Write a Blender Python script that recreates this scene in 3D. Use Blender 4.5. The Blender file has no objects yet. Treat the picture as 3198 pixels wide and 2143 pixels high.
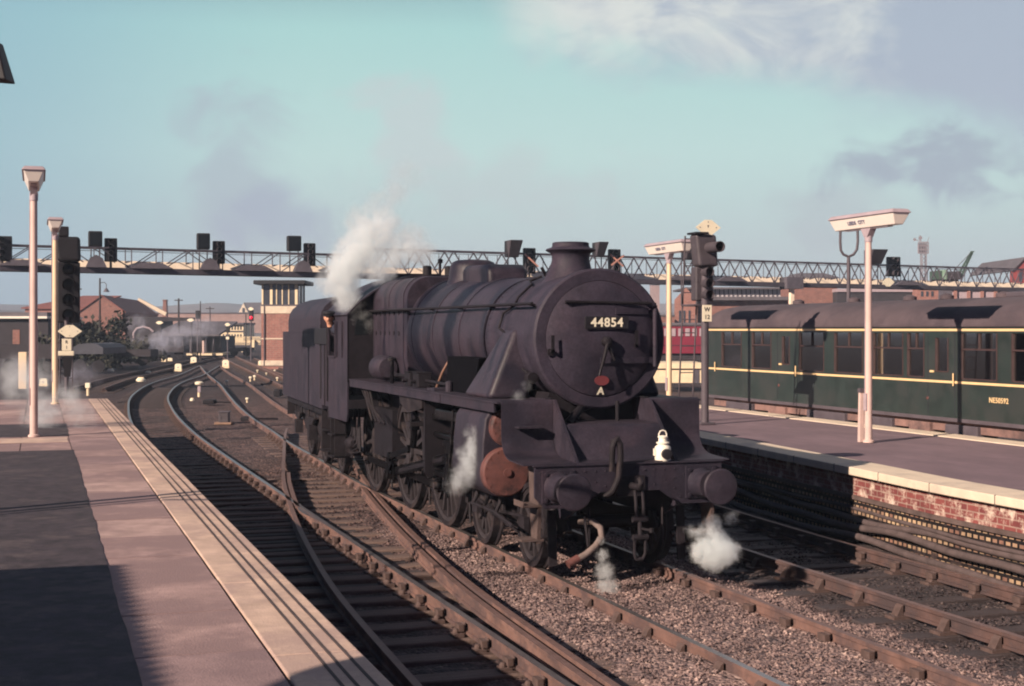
import bpy, bmesh, math, random
from mathutils import Vector, Matrix, Euler
import numpy as np
C = bpy.context
SC = C.scene
COL = SC.collection
R = math.radians
random.seed(7)
rng = np.random.default_rng(11)

# ------------------------------------------------------------------ camera
# metric frame: x runs along the engine's track (towards the viewer), y across it, z up from rail top
CAM = Vector((16.02, -6.346, 2.81))
YAW = 1.2511
FWD = Vector((-math.sin(YAW), math.cos(YAW), 0)); RGT = Vector((math.cos(YAW), math.sin(YAW), 0))
FPX, UC, VH = 4468.0, 1599.0, 1029.0
cd = bpy.data.cameras.new('camera'); cam = bpy.data.objects.new('camera', cd); COL.objects.link(cam)
cam.location = CAM; cam.rotation_euler = (R(90), 0, YAW)
cd.sensor_width = 36; cd.lens = FPX / 3198 * 36; cd.shift_y = -42.5 / 3198
cd.clip_start = 0.1; cd.clip_end = 6000
SC.camera = cam

# ------------------------------------------------------------------ sun, sky, exposure
SUN_EL = R(25.5)
SUND = Vector((0.44 * math.cos(SUN_EL), -0.898 * math.cos(SUN_EL), math.sin(SUN_EL))).normalized()
sl = bpy.data.lights.new('sun', 'SUN'); so = bpy.data.objects.new('sun', sl); COL.objects.link(so)
so.rotation_euler = SUND.to_track_quat('Z', 'Y').to_euler(); so.location = (20, -30, 30)
sl.energy = 5.0; sl.angle = R(0.5); sl.color = (1.0, 0.81, 0.655)
SC.view_settings.view_transform = 'Standard'; SC.view_settings.look = 'None'
EXPO = 0.75; SC.view_settings.exposure = EXPO; SC.view_settings.gamma = 1.0; SC.view_settings.use_curve_mapping = False
SC.cycles.pixel_filter_type = 'BLACKMAN_HARRIS'; SC.cycles.filter_width = 2.0
SC.cycles.use_denoising = True
SC.cycles.max_bounces = 10; SC.cycles.volume_bounces = 6; SC.cycles.transparent_max_bounces = 12
SC.cycles.volume_step_rate = 1.0; SC.cycles.volume_max_steps = 256

W = bpy.data.worlds.new('World'); SC.world = W; W.use_nodes = True
def build_world():
    nt = W.node_tree; N = nt.nodes; L = nt.links
    N.clear()
    def nd(t, **k):
        n = N.new(t)
        for a, b in k.items(): setattr(n, a, b)
        return n
    def math_(op, a, b=None, c=None, clamp=False):
        n = nd('ShaderNodeMath', operation=op); n.use_clamp = clamp
        for i, v in enumerate((a, b, c)):
            if v is None: continue
            if isinstance(v, (int, float)): n.inputs[i].default_value = v
            else: L.new(v, n.inputs[i])
        return n.outputs[0]
    def mix(f, a, b):
        n = nd('ShaderNodeMix', data_type='RGBA')
        for i, v in ((0, f), (6, a), (7, b)):
            if isinstance(v, (int, float)): n.inputs[i].default_value = v
            elif isinstance(v, tuple): n.inputs[i].default_value = (*v, 1)
            else: L.new(v, n.inputs[i])
        return n.outputs[2]
    sky = nd('ShaderNodeTexSky', sky_type='NISHITA', sun_disc=False)
    sky.sun_elevation = SUN_EL; sky.sun_rotation = math.atan2(SUND.x, SUND.y)
    sky.air_density = 1.0; sky.dust_density = 0.6; sky.ozone_density = 1.5; sky.altitude = 60
    tc = nd('ShaderNodeTexCoord')
    def dot(v):
        n = nd('ShaderNodeVectorMath', operation='DOT_PRODUCT'); L.new(tc.outputs['Generated'], n.inputs[0]); n.inputs[1].default_value = v
        return n.outputs['Value']
    # compass bearing and height of the sky direction (a fixed heading of the place)
    f = math_('MAXIMUM', dot(FWD), 0.05)
    a = math_('DIVIDE', dot(RGT), f); h = math_('DIVIDE', dot((0, 0, 1)), f)
    cmb = nd('ShaderNodeCombineXYZ'); L.new(a, cmb.inputs[0]); L.new(h, cmb.inputs[1])
    front = math_('GREATER_THAN', dot(FWD), 0.05)
    def noise(scale, det, rough, off, sx=1, sy=1, dist=0):
        m = nd('ShaderNodeMapping'); L.new(cmb.outputs[0], m.inputs[0]); m.inputs['Location'].default_value = off; m.inputs['Scale'].default_value = (sx, sy, 1)
        n = nd('ShaderNodeTexNoise'); n.inputs['Scale'].default_value = scale; n.inputs['Detail'].default_value = det; n.inputs['Roughness'].default_value = rough
        n.inputs['Distortion'].default_value = dist
        L.new(m.outputs[0], n.inputs[0]); return n.outputs[0]
    def smooth(v, lo, hi):
        n = nd('ShaderNodeMapRange', interpolation_type='SMOOTHSTEP'); L.new(v, n.inputs[0]); n.inputs[1].default_value = lo; n.inputs[2].default_value = hi
        return n.outputs[0]
    def blob(cx, cy, rx, ry):
        x = math_('DIVIDE', math_('SUBTRACT', a, cx), rx); y = math_('DIVIDE', math_('SUBTRACT', h, cy), ry)
        return math_('SQRT', math_('ADD', math_('MULTIPLY', x, x), math_('MULTIPLY', y, y)))
    # thin bright veil low down, deep sky overhead
    sc_ = nd('ShaderNodeVectorMath', operation='SCALE'); L.new(sky.outputs[0], sc_.inputs[0]); sc_.inputs['Scale'].default_value = SKY_STR
    rp = nd('ShaderNodeValToRGB'); L.new(math_('MAXIMUM', dot((0, 0, 1)), 0.0), rp.inputs[0]); e = rp.color_ramp
    for q, c in VEIL[1:-1]: e.elements.new(q)
    for el, (q, c) in zip(e.elements, VEIL): el.position = q; el.color = (*c, 1)
    base = mix(0.88, sc_.outputs[0], rp.outputs[0])
    # bluer to one side; outside the view darkened to cut the fill light
    sd = smooth(a, -0.12, -0.40)
    base = mix(math_('MULTIPLY', math_('MULTIPLY', sd, 0.60), front), base, (0.22, 0.42, 0.56))
    dk = nd('ShaderNodeMix', data_type='RGBA', blend_type='MULTIPLY'); L.new(smooth(dot(FWD), 0.80, 0.35), dk.inputs[0]); L.new(base, dk.inputs[6]); dk.inputs[7].default_value = (0.22, 0.24, 0.52, 1); base = dk.outputs[2]
    col = base
    # big cloud bank: lies above a line that falls to one side
    n1 = noise(5.0, 10, 0.60, (3.1, 1.7, 0), 1, 1.7, 0.3); n2 = noise(9.0, 10, 0.62, (7.3, 0.2, 0), 1, 2.2, 0.5)
    edge = math_('ADD', math_('ADD', h, math_('MULTIPLY', a, 0.226)), math_('MULTIPLY', math_('SUBTRACT', n1, 0.5), 0.17))
    bank = math_('MULTIPLY', smooth(edge, 0.180, 0.245), smooth(math_('ADD', a, math_('MULTIPLY', math_('SUBTRACT', n1, 0.5), 0.10)), -0.035, 0.06))
    lit = smooth(math_('ADD', math_('SUBTRACT', n2, math_('MULTIPLY', a, 0.75)), math_('MULTIPLY', math_('SUBTRACT', h, 0.15), 0.2)), 0.28, 0.56)
    bankcol = mix(lit, (0.42, 0.46, 0.58), (0.80, 0.80, 0.76))
    col = mix(math_('MULTIPLY', bank, 0.86), col, bankcol)
    # dark drift of smoke below the bank, and thin wisps
    for (cx, cy, rx, ry, off, amt, c) in ((0.29, 0.115, 0.078, 0.04, (1, 4, 0), 0.8, (0.36, 0.40, 0.50)),
                                        (0.22, 0.083, 0.05, 0.025, (5, 2, 0), 0.35, (0.46, 0.46, 0.52)),
                                        (-0.195, 0.115, 0.05, 0.07, (2, 9, 0), 0.6, (0.42, 0.47, 0.55)),
                                        (-0.165, 0.078, 0.05, 0.035, (2.6, 9.4, 0), 0.75, (0.40, 0.45, 0.56)),
                                        (-0.075, 0.135, 0.045, 0.06, (8, 1, 0), 0.55, (0.62, 0.64, 0.66)),
                                        (0.0, 0.10, 0.12, 0.03, (4, 4, 0), 0.4, (0.58, 0.60, 0.62))):
        nn = noise(17, 6, 0.6, off, 1, 1.3, 0.6)
        d = math_('ADD', blob(cx, cy, rx, ry), math_('MULTIPLY', math_('SUBTRACT', nn, 0.5), -2.6))
        col = mix(math_('MULTIPLY', smooth(d, 1.0, 0.25), amt), col, c)
    out = mix(front, base, col)
    bg = nd('ShaderNodeBackground'); L.new(out, bg.inputs[0]); bg.inputs[1].default_value = 2 ** -EXPO
    o = nd('ShaderNodeOutputWorld'); L.new(bg.outputs[0], o.inputs[0])
SKY_STR = 0.06; HAZE = 0.00055
VEIL = [(0.0, (.44, .52, .55)), (.05, (.58, .69, .69)), (.12, (.60, .83, .78)), (.205, (.46, .77, .73)), (.29, (.085, .12, .26)), (.5, (.022, .026, .085)), (1.0, (.010, .011, .045))]
build_world()

# ------------------------------------------------------------------ helpers
def cf(xc, yc, z=0.0):
    """camera-ground frame (metres to the side, metres ahead) -> place frame"""
    p = CAM + RGT * xc + FWD * yc; return Vector((p.x, p.y, z))
def sight(u, v, Y):
    """point at Y metres ahead that was surveyed at photo position u, v"""
    return CAM + RGT * ((u - UC) * Y / FPX) + FWD * Y + Vector((0, 0, (VH - v) * Y / FPX))
def onground(u, v, z=0.0):
    Y = FPX * (CAM.z - z) / (v - VH); p = sight(u, v, Y); return Vector((p.x, p.y, z))

class MB:
    def __init__(s): s.v = []; s.f = []; s.m = []
    def add(s, vs, fs, mi=0):
        o = len(s.v); s.v += [tuple(p) for p in vs]; s.f += [tuple(i + o for i in f) for f in fs]; s.m += [mi] * len(fs); return s
    def box(s, x0, x1, y0, y1, z0, z1, mi=0):
        vs = [(x, y, z) for z in (z0, z1) for y in (y0, y1) for x in (x0, x1)]
        return s.add(vs, [(0, 2, 3, 1), (4, 5, 7, 6), (0, 1, 5, 4), (2, 6, 7, 3), (0, 4, 6, 2), (1, 3, 7, 5)], mi)
    def hull8(s, bot, top, mi=0):
        """bottom quad and top quad, both counter-clockwise from above"""
        return s.add(list(bot) + list(top), [(3, 2, 1, 0), (4, 5, 6, 7)] + [(i, (i + 1) % 4, 4 + (i + 1) % 4, 4 + i) for i in range(4)], mi)
    def prism(s, poly, axis, a0, a1, mi=0):
        """polygon of 2-D points extruded along axis; 2-D is (y,z) for x, (x,z) for y, (x,y) for z"""
        def P(p, a): return {'x': (a, p[0], p[1]), 'y': (p[0], a, p[1]), 'z': (p[0], p[1], a)}[axis]
        n = len(poly); area = sum(poly[i][0] * poly[(i + 1) % n][1] - poly[(i + 1) % n][0] * poly[i][1] for i in range(n))
        if (area < 0) != (axis == 'y'): poly = poly[::-1]
        if a1 < a0: a0, a1 = a1, a0
        vs = [P(p, a0) for p in poly] + [P(p, a1) for p in poly]
        return s.add(vs, [tuple(range(n))[::-1], tuple(range(n, 2 * n))] + [(i, (i + 1) % n, n + (i + 1) % n, n + i) for i in range(n)], mi)
    def tube(s, path, r, n=8, mi=0, caps=True, closed=False):
        pts = [Vector(p) for p in path]; k = len(pts); rs = r if isinstance(r, (list, tuple)) else [r] * k
        up = None; vs = []
        for i, p in enumerate(pts):
            a = pts[(i - 1) % k] if (i or closed) else p; b = pts[(i + 1) % k] if (i < k - 1 or closed) else p
            t = (b - a).normalized()
            if up is None:
                up = Vector((0, 0, 1)) if abs(t.z) < 0.9 else Vector((1, 0, 0))
            up = (up - t * up.dot(t)).normalized(); q = t.cross(up)
            for j in range(n):
                w = 2 * math.pi * j / n; vs.append(p + (up * math.cos(w) + q * math.sin(w)) * rs[i])
        fs = []
        for i in range(k if closed else k - 1):
            for j in range(n):
                i2 = (i + 1) % k
                fs.append((i * n + j, i * n + (j + 1) % n, i2 * n + (j + 1) % n, i2 * n + j))
        if caps and not closed:
            fs.append(tuple(range(n))[::-1]); fs.append(tuple((k - 1) * n + j for j in range(n)))
        return s.add(vs, fs, mi)
    def lathe(s, prof, c=(0, 0, 0), axis='z', n=32, mi=0, caps=True):
        """profile of (radius, height) pairs turned about an axis through c"""
        vs = []
        for (r, h) in prof:
            for j in range(n):
                w = 2 * math.pi * j / n; a, b = r * math.cos(w), r * math.sin(w)
                p = {'z': (a, b, h), 'x': (h, a, b), 'y': (b, h, a)}[axis]
                vs.append((p[0] + c[0], p[1] + c[1], p[2] + c[2]))
        fs = []
        for i in range(len(prof) - 1):
            for j in range(n): fs.append((i * n + j, i * n + (j + 1) % n, (i + 1) * n + (j + 1) % n, (i + 1) * n + j))
        if caps:
            if prof[0][0] > 1e-4: fs.append(tuple(range(n))[::-1])
            if prof[-1][0] > 1e-4: fs.append(tuple((len(prof) - 1) * n + j for j in range(n)))
        return s.add(vs, fs, mi)
    def beam(s, p, q, w, h, mi=0):
        p, q = Vector(p), Vector(q); t = (q - p).normalized(); up = Vector((0, 0, 1)) if abs(t.z) < .95 else Vector((1, 0, 0))
        sd = t.cross(up).normalized() * w / 2; up = sd.cross(t).normalized() * h / 2
        vs = [e + sg * sd + tg * up for e in (p, q) for sg, tg in ((-1, -1), (1, -1), (1, 1), (-1, 1))]
        return s.add(vs, [(0, 1, 2, 3), (7, 6, 5, 4)] + [(i, i + 4, (i + 1) % 4 + 4, (i + 1) % 4) for i in range(4)], mi)
    def text(s, txt, size, M, depth=0.006, mi=0, align='CENTER', bold=0.0, space=1.0):
        cu = bpy.data.curves.new('lettering', 'FONT'); cu.body = txt; cu.size = size; cu.extrude = depth; cu.align_x = align; cu.align_y = 'CENTER'
        cu.offset = bold; cu.space_character = space; cu.resolution_u = 4
        o = bpy.data.objects.new('lettering', cu); COL.objects.link(o); dg = C.evaluated_depsgraph_get(); dg.update()
        me = o.evaluated_get(dg).to_mesh()
        s.add([M @ v.co for v in me.vertices], [tuple(p.vertices) for p in me.polygons], mi)
        bpy.data.objects.remove(o); bpy.data.curves.remove(cu); return s
    def xf(s, M):
        s.v = [tuple(M @ Vector(p)) for p in s.v]; return s
    def build(s, name, mats, parent=None, smooth=None, bevel=0, seg=2, fix=False):
        me = bpy.data.meshes.new(name); me.from_pydata(s.v, [], s.f)
        mats = mats if isinstance(mats, (list, tuple)) else [mats]
        for m in mats: me.materials.append(m)
        if len(mats) > 1: me.polygons.foreach_set('material_index', s.m)
        if fix:
            b = bmesh.new(); b.from_mesh(me); bmesh.ops.recalc_face_normals(b, faces=b.faces); b.to_mesh(me); b.free()
        if smooth is not None:
            me.polygons.foreach_set('use_smooth', [True] * len(me.polygons)); me.set_sharp_from_angle(angle=R(smooth))
        me.update()
        o = bpy.data.objects.new(name, me); COL.objects.link(o)
        if parent is not None: o.parent = parent
        if bevel:
            b = o.modifiers.new('bevel', 'BEVEL'); b.width = bevel; b.segments = seg; b.limit_method = 'ANGLE'; b.angle_limit = R(40)
        return o
def tag(o, label, cat, group=None):
    o['label'] = label; o['category'] = cat
    if group: o['group'] = group
    return o
def kind(o, k): o['kind'] = k; return o
def thing(name, label, cat, loc=(0, 0, 0), rz=0.0, group=None):
    o = bpy.data.objects.new(name, None); COL.objects.link(o); o.location = loc; o.rotation_euler = (0, 0, rz); o.empty_display_size = .2
    return tag(o, label, cat, group)
def kids(o): return [c for c in COL.objects if c.parent is o]
def copy_tree(o, loc=None, rz=None, label=None, parent=None):
    c = o.copy(); COL.objects.link(c)
    if parent is not None: c.parent = parent
    if loc is not None: c.location = loc
    if rz is not None: c.rotation_euler = (0, 0, rz)
    if label: c['label'] = label
    for ch in kids(o): copy_tree(ch, parent=c)
    return c

# ------------------------------------------------------------------ materials
def mat(name, base, rough=0.75, metal=0.0, var=0.25, scale=5.0, second=None, amt=0.35, stretch=(1, 1, 1), bump=0.0, bscale=60.0, spec=0.4, emit=None, coat=0.0):
    m = bpy.data.materials.new(name); m.use_nodes = True; nt = m.node_tree; N = nt.nodes; L = nt.links
    p = N['Principled BSDF']
    tc = N.new('ShaderNodeTexCoord'); mp = N.new('ShaderNodeMapping'); mp.inputs['Scale'].default_value = stretch; L.new(tc.outputs['Object'], mp.inputs[0])
    n = N.new('ShaderNodeTexNoise'); n.inputs['Scale'].default_value = scale; n.inputs['Detail'].default_value = 8; n.inputs['Roughness'].default_value = 0.62; L.new(mp.outputs[0], n.inputs[0])
    r = N.new('ShaderNodeValToRGB'); L.new(n.outputs[0], r.inputs[0])
    b = Vector(base); r.color_ramp.elements[0].position = 0.28; r.color_ramp.elements[1].position = 0.72
    r.color_ramp.elements[0].color = (*(b * (1 - var)), 1); r.color_ramp.elements[1].color = (*(b * (1 + var)), 1)
    out = r.outputs[0]
    if second is not None:
        n2 = N.new('ShaderNodeTexNoise'); n2.inputs['Scale'].default_value = scale * 0.37; n2.inputs['Detail'].default_value = 9; n2.inputs['Roughness'].default_value = 0.7
        n2.noise_dimensions = '4D'; n2.inputs['W'].default_value = 3.3; L.new(mp.outputs[0], n2.inputs[0])
        mr = N.new('ShaderNodeMapRange'); mr.interpolation_type = 'SMOOTHSTEP'; mr.inputs[1].default_value = 0.62 - amt * 0.45; mr.inputs[2].default_value = 0.78 - amt * 0.45; L.new(n2.outputs[0], mr.inputs[0])
        mx = N.new('ShaderNodeMix'); mx.data_type = 'RGBA'; L.new(mr.outputs[0], mx.inputs[0]); L.new(out, mx.inputs[6]); mx.inputs[7].default_value = (*second, 1); out = mx.outputs[2]
    L.new(out, p.inputs['Base Color'])
    rr = N.new('ShaderNodeMapRange'); rr.inputs[3].default_value = max(0, rough - 0.1); rr.inputs[4].default_value = min(1, rough + 0.1); L.new(n.outputs[0], rr.inputs[0]); L.new(rr.outputs[0], p.inputs['Roughness'])
    p.inputs['Metallic'].default_value = metal; p.inputs['Specular IOR Level'].default_value = spec
    if bump:
        nb = N.new('ShaderNodeTexNoise'); nb.inputs['Scale'].default_value = bscale; nb.inputs['Detail'].default_value = 5; L.new(tc.outputs['Object'], nb.inputs[0])
        bu = N.new('ShaderNodeBump'); bu.inputs['Strength'].default_value = bump; bu.inputs['Distance'].default_value = 0.02; L.new(nb.outputs[0], bu.inputs['Height']); L.new(bu.outputs[0], p.inputs['Normal'])
    if emit is not None:
        p.inputs['Emission Color'].default_value = (*emit[:3], 1); p.inputs['Emission Strength'].default_value = emit[3]
    return m
def brick_mat(name, c1, c2, mortar, plane='xz', bw=0.23, rh=0.075, ms=0.012, var=0.5, stain=None, amt=0.3, squash=1.0):
    m = bpy.data.materials.new(name); m.use_nodes = True; nt = m.node_tree; N = nt.nodes; L = nt.links; p = N['Principled BSDF']
    tc = N.new('ShaderNodeTexCoord'); sp = N.new('ShaderNodeSeparateXYZ'); cb = N.new('ShaderNodeCombineXYZ'); L.new(tc.outputs['Object'], sp.inputs[0])
    if plane == 'box':
        ad = N.new('ShaderNodeMath'); L.new(sp.outputs[0], ad.inputs[0]); L.new(sp.outputs[1], ad.inputs[1]); L.new(ad.outputs[0], cb.inputs[0])
    else: L.new(sp.outputs['xyz'.index(plane[0])], cb.inputs[0])
    L.new(sp.outputs[2], cb.inputs[1])
    br = N.new('ShaderNodeTexBrick'); L.new(cb.outputs[0], br.inputs[0]); br.inputs['Scale'].default_value = 1
    br.inputs['Color1'].default_value = (*c1, 1); br.inputs['Color2'].default_value = (*c2, 1); br.inputs['Mortar'].default_value = (*mortar, 1)
    br.inputs['Brick Width'].default_value = bw; br.inputs['Row Height'].default_value = rh; br.inputs['Mortar Size'].default_value = ms; br.inputs['Bias'].default_value = 0
    n = N.new('ShaderNodeTexNoise'); n.inputs['Scale'].default_value = 2.2; n.inputs['Detail'].default_value = 9; n.inputs['Roughness'].default_value = .7; L.new(tc.outputs['Object'], n.inputs[0])
    mx = N.new('ShaderNodeMix'); mx.data_type = 'RGBA'; mx.blend_type = 'MULTIPLY'; mx.inputs[0].default_value = var
    rp = N.new('ShaderNodeValToRGB'); rp.color_ramp.elements[0].position = .3; rp.color_ramp.elements[1].position = .7; rp.color_ramp.elements[0].color = (.35, .35, .38, 1); rp.color_ramp.elements[1].color = (1.3, 1.25, 1.2, 1)
    L.new(n.outputs[0], rp.inputs[0]); L.new(br.outputs[0], mx.inputs[6]); L.new(rp.outputs[0], mx.inputs[7]); out = mx.outputs[2]
    if stain is not None:
        n2 = N.new('ShaderNodeTexNoise'); n2.inputs['Scale'].default_value = 3.5; n2.inputs['Detail'].default_value = 10; n2.inputs['Roughness'].default_value = .75; L.new(cb.outputs[0], n2.inputs[0])
        mr = N.new('ShaderNodeMapRange'); mr.inputs[1].default_value = .62 - amt * .4; mr.inputs[2].default_value = .74 - amt * .4; L.new(n2.outputs[0], mr.inputs[0])
        m2 = N.new('ShaderNodeMix'); m2.data_type = 'RGBA'; L.new(mr.outputs[0], m2.inputs[0]); L.new(out, m2.inputs[6]); m2.inputs[7].default_value = (*stain, 1); out = m2.outputs[2]
    L.new(out, p.inputs['Base Color']); p.inputs['Roughness'].default_value = .9; p.inputs['Specular IOR Level'].default_value = .2
    bu = N.new('ShaderNodeBump'); bu.inputs['Strength'].default_value = .5; bu.inputs['Distance'].default_value = .01; L.new(br.outputs[1], bu.inputs['Height']); bu.invert = True; L.new(bu.outputs[0], p.inputs['Normal'])
    return m
def glass_mat(name, tint=(.75, .8, .8), refl=0.12):
    m = bpy.data.materials.new(name); m.use_nodes = True; nt = m.node_tree; N = nt.nodes; L = nt.links; N.remove(N['Principled BSDF'])
    t = N.new('ShaderNodeBsdfTransparent'); t.inputs[0].default_value = (*tint, 1); g = N.new('ShaderNodeBsdfGlossy'); g.inputs['Roughness'].default_value = .03; g.inputs[0].default_value = (.9, .9, .9, 1)
    fr = N.new('ShaderNodeFresnel'); fr.inputs[0].default_value = 1.5; ad = N.new('ShaderNodeMath'); ad.operation = 'ADD'; ad.use_clamp = True; ad.inputs[1].default_value = refl; L.new(fr.outputs[0], ad.inputs[0])
    mx = N.new('ShaderNodeMixShader'); L.new(ad.outputs[0], mx.inputs[0]); L.new(t.outputs[0], mx.inputs[1]); L.new(g.outputs[0], mx.inputs[2]); L.new(mx.outputs[0], N['Material Output'].inputs[0])
    return m
def loco_mat(name, base, rough=.5, streak=.8, bands=()):
    """grimy black paint: soot streaks running round the barrel, brown dust, grey ash"""
    m = mat(name, base, rough, 0, .35, 3.0, spec=.26); nt = m.node_tree; N = nt.nodes; L = nt.links; p = N['Principled BSDF']
    src = p.inputs['Base Color'].links[0].from_socket
    tc = N.new('ShaderNodeTexCoord'); mp = N.new('ShaderNodeMapping'); L.new(tc.outputs['Object'], mp.inputs[0]); mp.inputs['Scale'].default_value = (1.1, .32, .22)
    n = N.new('ShaderNodeTexNoise'); n.inputs['Scale'].default_value = 2.6; n.inputs['Detail'].default_value = 6; n.inputs['Roughness'].default_value = .55; n.inputs['Distortion'].default_value = .4; L.new(mp.outputs[0], n.inputs[0])
    mr = N.new('ShaderNodeMapRange'); mr.interpolation_type = 'SMOOTHSTEP'; mr.inputs[1].default_value = .50; mr.inputs[2].default_value = .585; mr.inputs[4].default_value = streak; L.new(n.outputs[0], mr.inputs[0])
    mx = N.new('ShaderNodeMix'); mx.data_type = 'RGBA'; L.new(mr.outputs[0], mx.inputs[0]); L.new(src, mx.inputs[6]); mx.inputs[7].default_value = (.012, .012, .022, 1)
    n2 = N.new('ShaderNodeTexNoise'); n2.inputs['Scale'].default_value = 1.7; n2.inputs['Detail'].default_value = 9; n2.inputs['Roughness'].default_value = .72; L.new(tc.outputs['Object'], n2.inputs[0])
    m2 = N.new('ShaderNodeMapRange'); m2.inputs[1].default_value = .5; m2.inputs[2].default_value = .72; m2.inputs[4].default_value = .55; L.new(n2.outputs[0], m2.inputs[0])
    mx2 = N.new('ShaderNodeMix'); mx2.data_type = 'RGBA'; L.new(m2.outputs[0], mx2.inputs[0]); L.new(mx.outputs[2], mx2.inputs[6]); mx2.inputs[7].default_value = (base[0] * 1.7, base[1] * 1.35, base[2] * 1.25, 1)
    out = mx2.outputs[2]
    # fine speckle of ash and scale
    nf = N.new('ShaderNodeTexNoise'); nf.inputs['Scale'].default_value = 26; nf.inputs['Detail'].default_value = 5; nf.inputs['Roughness'].default_value = .75; L.new(tc.outputs['Object'], nf.inputs[0])
    rf_ = N.new('ShaderNodeValToRGB'); rf_.color_ramp.elements[0].position = .32; rf_.color_ramp.elements[1].position = .68; rf_.color_ramp.elements[0].color = (.62, .62, .66, 1); rf_.color_ramp.elements[1].color = (1.4, 1.33, 1.3, 1); L.new(nf.outputs[0], rf_.inputs[0])
    mf = N.new('ShaderNodeMix'); mf.data_type = 'RGBA'; mf.blend_type = 'MULTIPLY'; mf.inputs[0].default_value = .75; L.new(out, mf.inputs[6]); L.new(rf_.outputs[0], mf.inputs[7]); out = mf.outputs[2]
    # wet soot that has run down round the barrel
    if bands:
        sx = N.new('ShaderNodeSeparateXYZ'); L.new(tc.outputs['Object'], sx.inputs[0]); nw = N.new('ShaderNodeTexNoise'); nw.inputs['Scale'].default_value = 1.3; nw.inputs['Detail'].default_value = 7; nw.inputs['Roughness'].default_value = .6; L.new(tc.outputs['Object'], nw.inputs[0])
        wx = N.new('ShaderNodeMath'); wx.operation = 'MULTIPLY_ADD'; L.new(nw.outputs[0], wx.inputs[0]); wx.inputs[1].default_value = .9; L.new(sx.outputs[0], wx.inputs[2])
        for c_, w_, a_ in bands:
            d_ = N.new('ShaderNodeMath'); d_.operation = 'SUBTRACT'; L.new(wx.outputs[0], d_.inputs[0]); d_.inputs[1].default_value = c_ + .45; ab = N.new('ShaderNodeMath'); ab.operation = 'ABSOLUTE'; L.new(d_.outputs[0], ab.inputs[0])
            mb_ = N.new('ShaderNodeMapRange'); mb_.interpolation_type = 'SMOOTHSTEP'; mb_.inputs[1].default_value = w_; mb_.inputs[2].default_value = w_ * .45; mb_.inputs[4].default_value = a_; L.new(ab.outputs[0], mb_.inputs[0])
            mm_ = N.new('ShaderNodeMix'); mm_.data_type = 'RGBA'; L.new(mb_.outputs[0], mm_.inputs[0]); L.new(out, mm_.inputs[6]); mm_.inputs[7].default_value = (.005, .005, .013, 1); out = mm_.outputs[2]
    L.new(out, p.inputs['Base Color'])
    n3 = N.new('ShaderNodeTexNoise'); n3.inputs['Scale'].default_value = 9; n3.inputs['Detail'].default_value = 4; L.new(tc.outputs['Object'], n3.inputs[0])
    bu = N.new('ShaderNodeBump'); bu.inputs['Strength'].default_value = .12; bu.inputs['Distance'].default_value = .03; L.new(n3.outputs[0], bu.inputs['Height']); L.new(bu.outputs[0], p.inputs['Normal'])
    return m
M = {}
M['boiler'] = loco_mat('sooty boiler paint', (.031, .025, .037), .52, .8, ((-3.6, .36, .95), (-5.45, .42, .95), (-4.6, .14, .7), (-7.3, .16, .7)))
M['black'] = loco_mat('grimy black paint', (.029, .024, .036), .62, .5)
M['front'] = loco_mat('grimy smokebox paint', (.031, .0262, .041), .65, .5)
M['dark'] = mat('dark oily steel', (.013, .011, .015), .65, 0, .4, 8, spec=.2)
M['shadow_black'] = mat('shadow block black', (.004, .004, .006), .95, 0, .3, 6, spec=.05)  # only for the block that stands in for a shadow
M['under'] = mat('frame dust with painted highlights', (.017, .014, .018), .7, 0, .5, 6, second=(.05, .037, .037), amt=.22, spec=.2)  # paler patches paint scattered highlights into the dark motion parts
M['steel'] = mat('oiled bright steel', (.22, .19, .175), .3, .85, .35, 9, second=(.02, .018, .022), amt=.7)
M['wheel'] = mat('dirty wheel paint', (.027, .022, .026), .6, 0, .35, 7, second=(.05, .038, .038), amt=.3)
M['primer'] = mat('red lead primer', (.115, .045, .041), .7, 0, .3, 8, second=(.035, .02, .022), amt=.36)
M['redplate'] = mat('red shed plate', (.14, .03, .035), .55)
M['white'] = mat('white paint', (.78, .74, .64), .5, 0, .12, 8)
M['cream'] = mat('cream paint', (.76, .62, .42), .6, 0, .14, 4)
M['letter'] = mat('cream lettering', (.80, .74, .58), .5, 0, .05, 4)
M['lens'] = mat('dark glass lens', (.006, .008, .010), .35, 0, .2, 3, spec=.3)
M['hose'] = mat('dusty rubber hose', (.17, .13, .12), .8, 0, .3, 12)
M['skin'] = mat('skin', (.56, .28, .19), .55, 0, .1, 20)
M['cloth'] = mat('navy overall cloth', (.02, .022, .04), .9, 0, .3, 20)
M['rail_side'] = mat('rusty rail steel', (.160, .092, .078), .8, .0, .35, 4, second=(.085, .055, .055), amt=.4)
M['rail_oily'] = mat('oily rusted rail', (.105, .062, .056), .75, .0, .35, 4, second=(.06, .042, .044), amt=.4)
M['steppl'] = mat('dusty brown step plate', (.085, .058, .054), .8, 0, .35, 6)
M['rail_top'] = mat('worn rail top', (.30, .27, .27), .35, .8, .2, 10)
M['rail_dull'] = mat('rusty rail top', (.17, .105, .092), .55, .2, .3, 8)
M['chair'] = mat('cast iron rail chair', (.085, .055, .05), .8, 0, .4, 10)
M['sleeper'] = mat('weathered creosoted timber', (.105, .072, .066), .9, 0, .4, 3, stretch=(8, 1, 4), second=(.16, .11, .095), amt=.35, bump=.4, bscale=30)
M['sleeper_dark'] = mat('oil soaked timber', (.05, .038, .04), .85, 0, .4, 3, stretch=(8, 1, 4), bump=.4, bscale=30)
M['coping'] = mat('platform coping stone', (.55, .40, .32), .85, 0, .26, 3.4, second=(.42, .30, .26), amt=.42, bump=.25, bscale=70)
M['paving'] = mat('platform paving slab', (.35, .238, .226), .88, 0, .30, 2.6, second=(.245, .165, .165), amt=.5, bump=.3, bscale=70)
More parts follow.
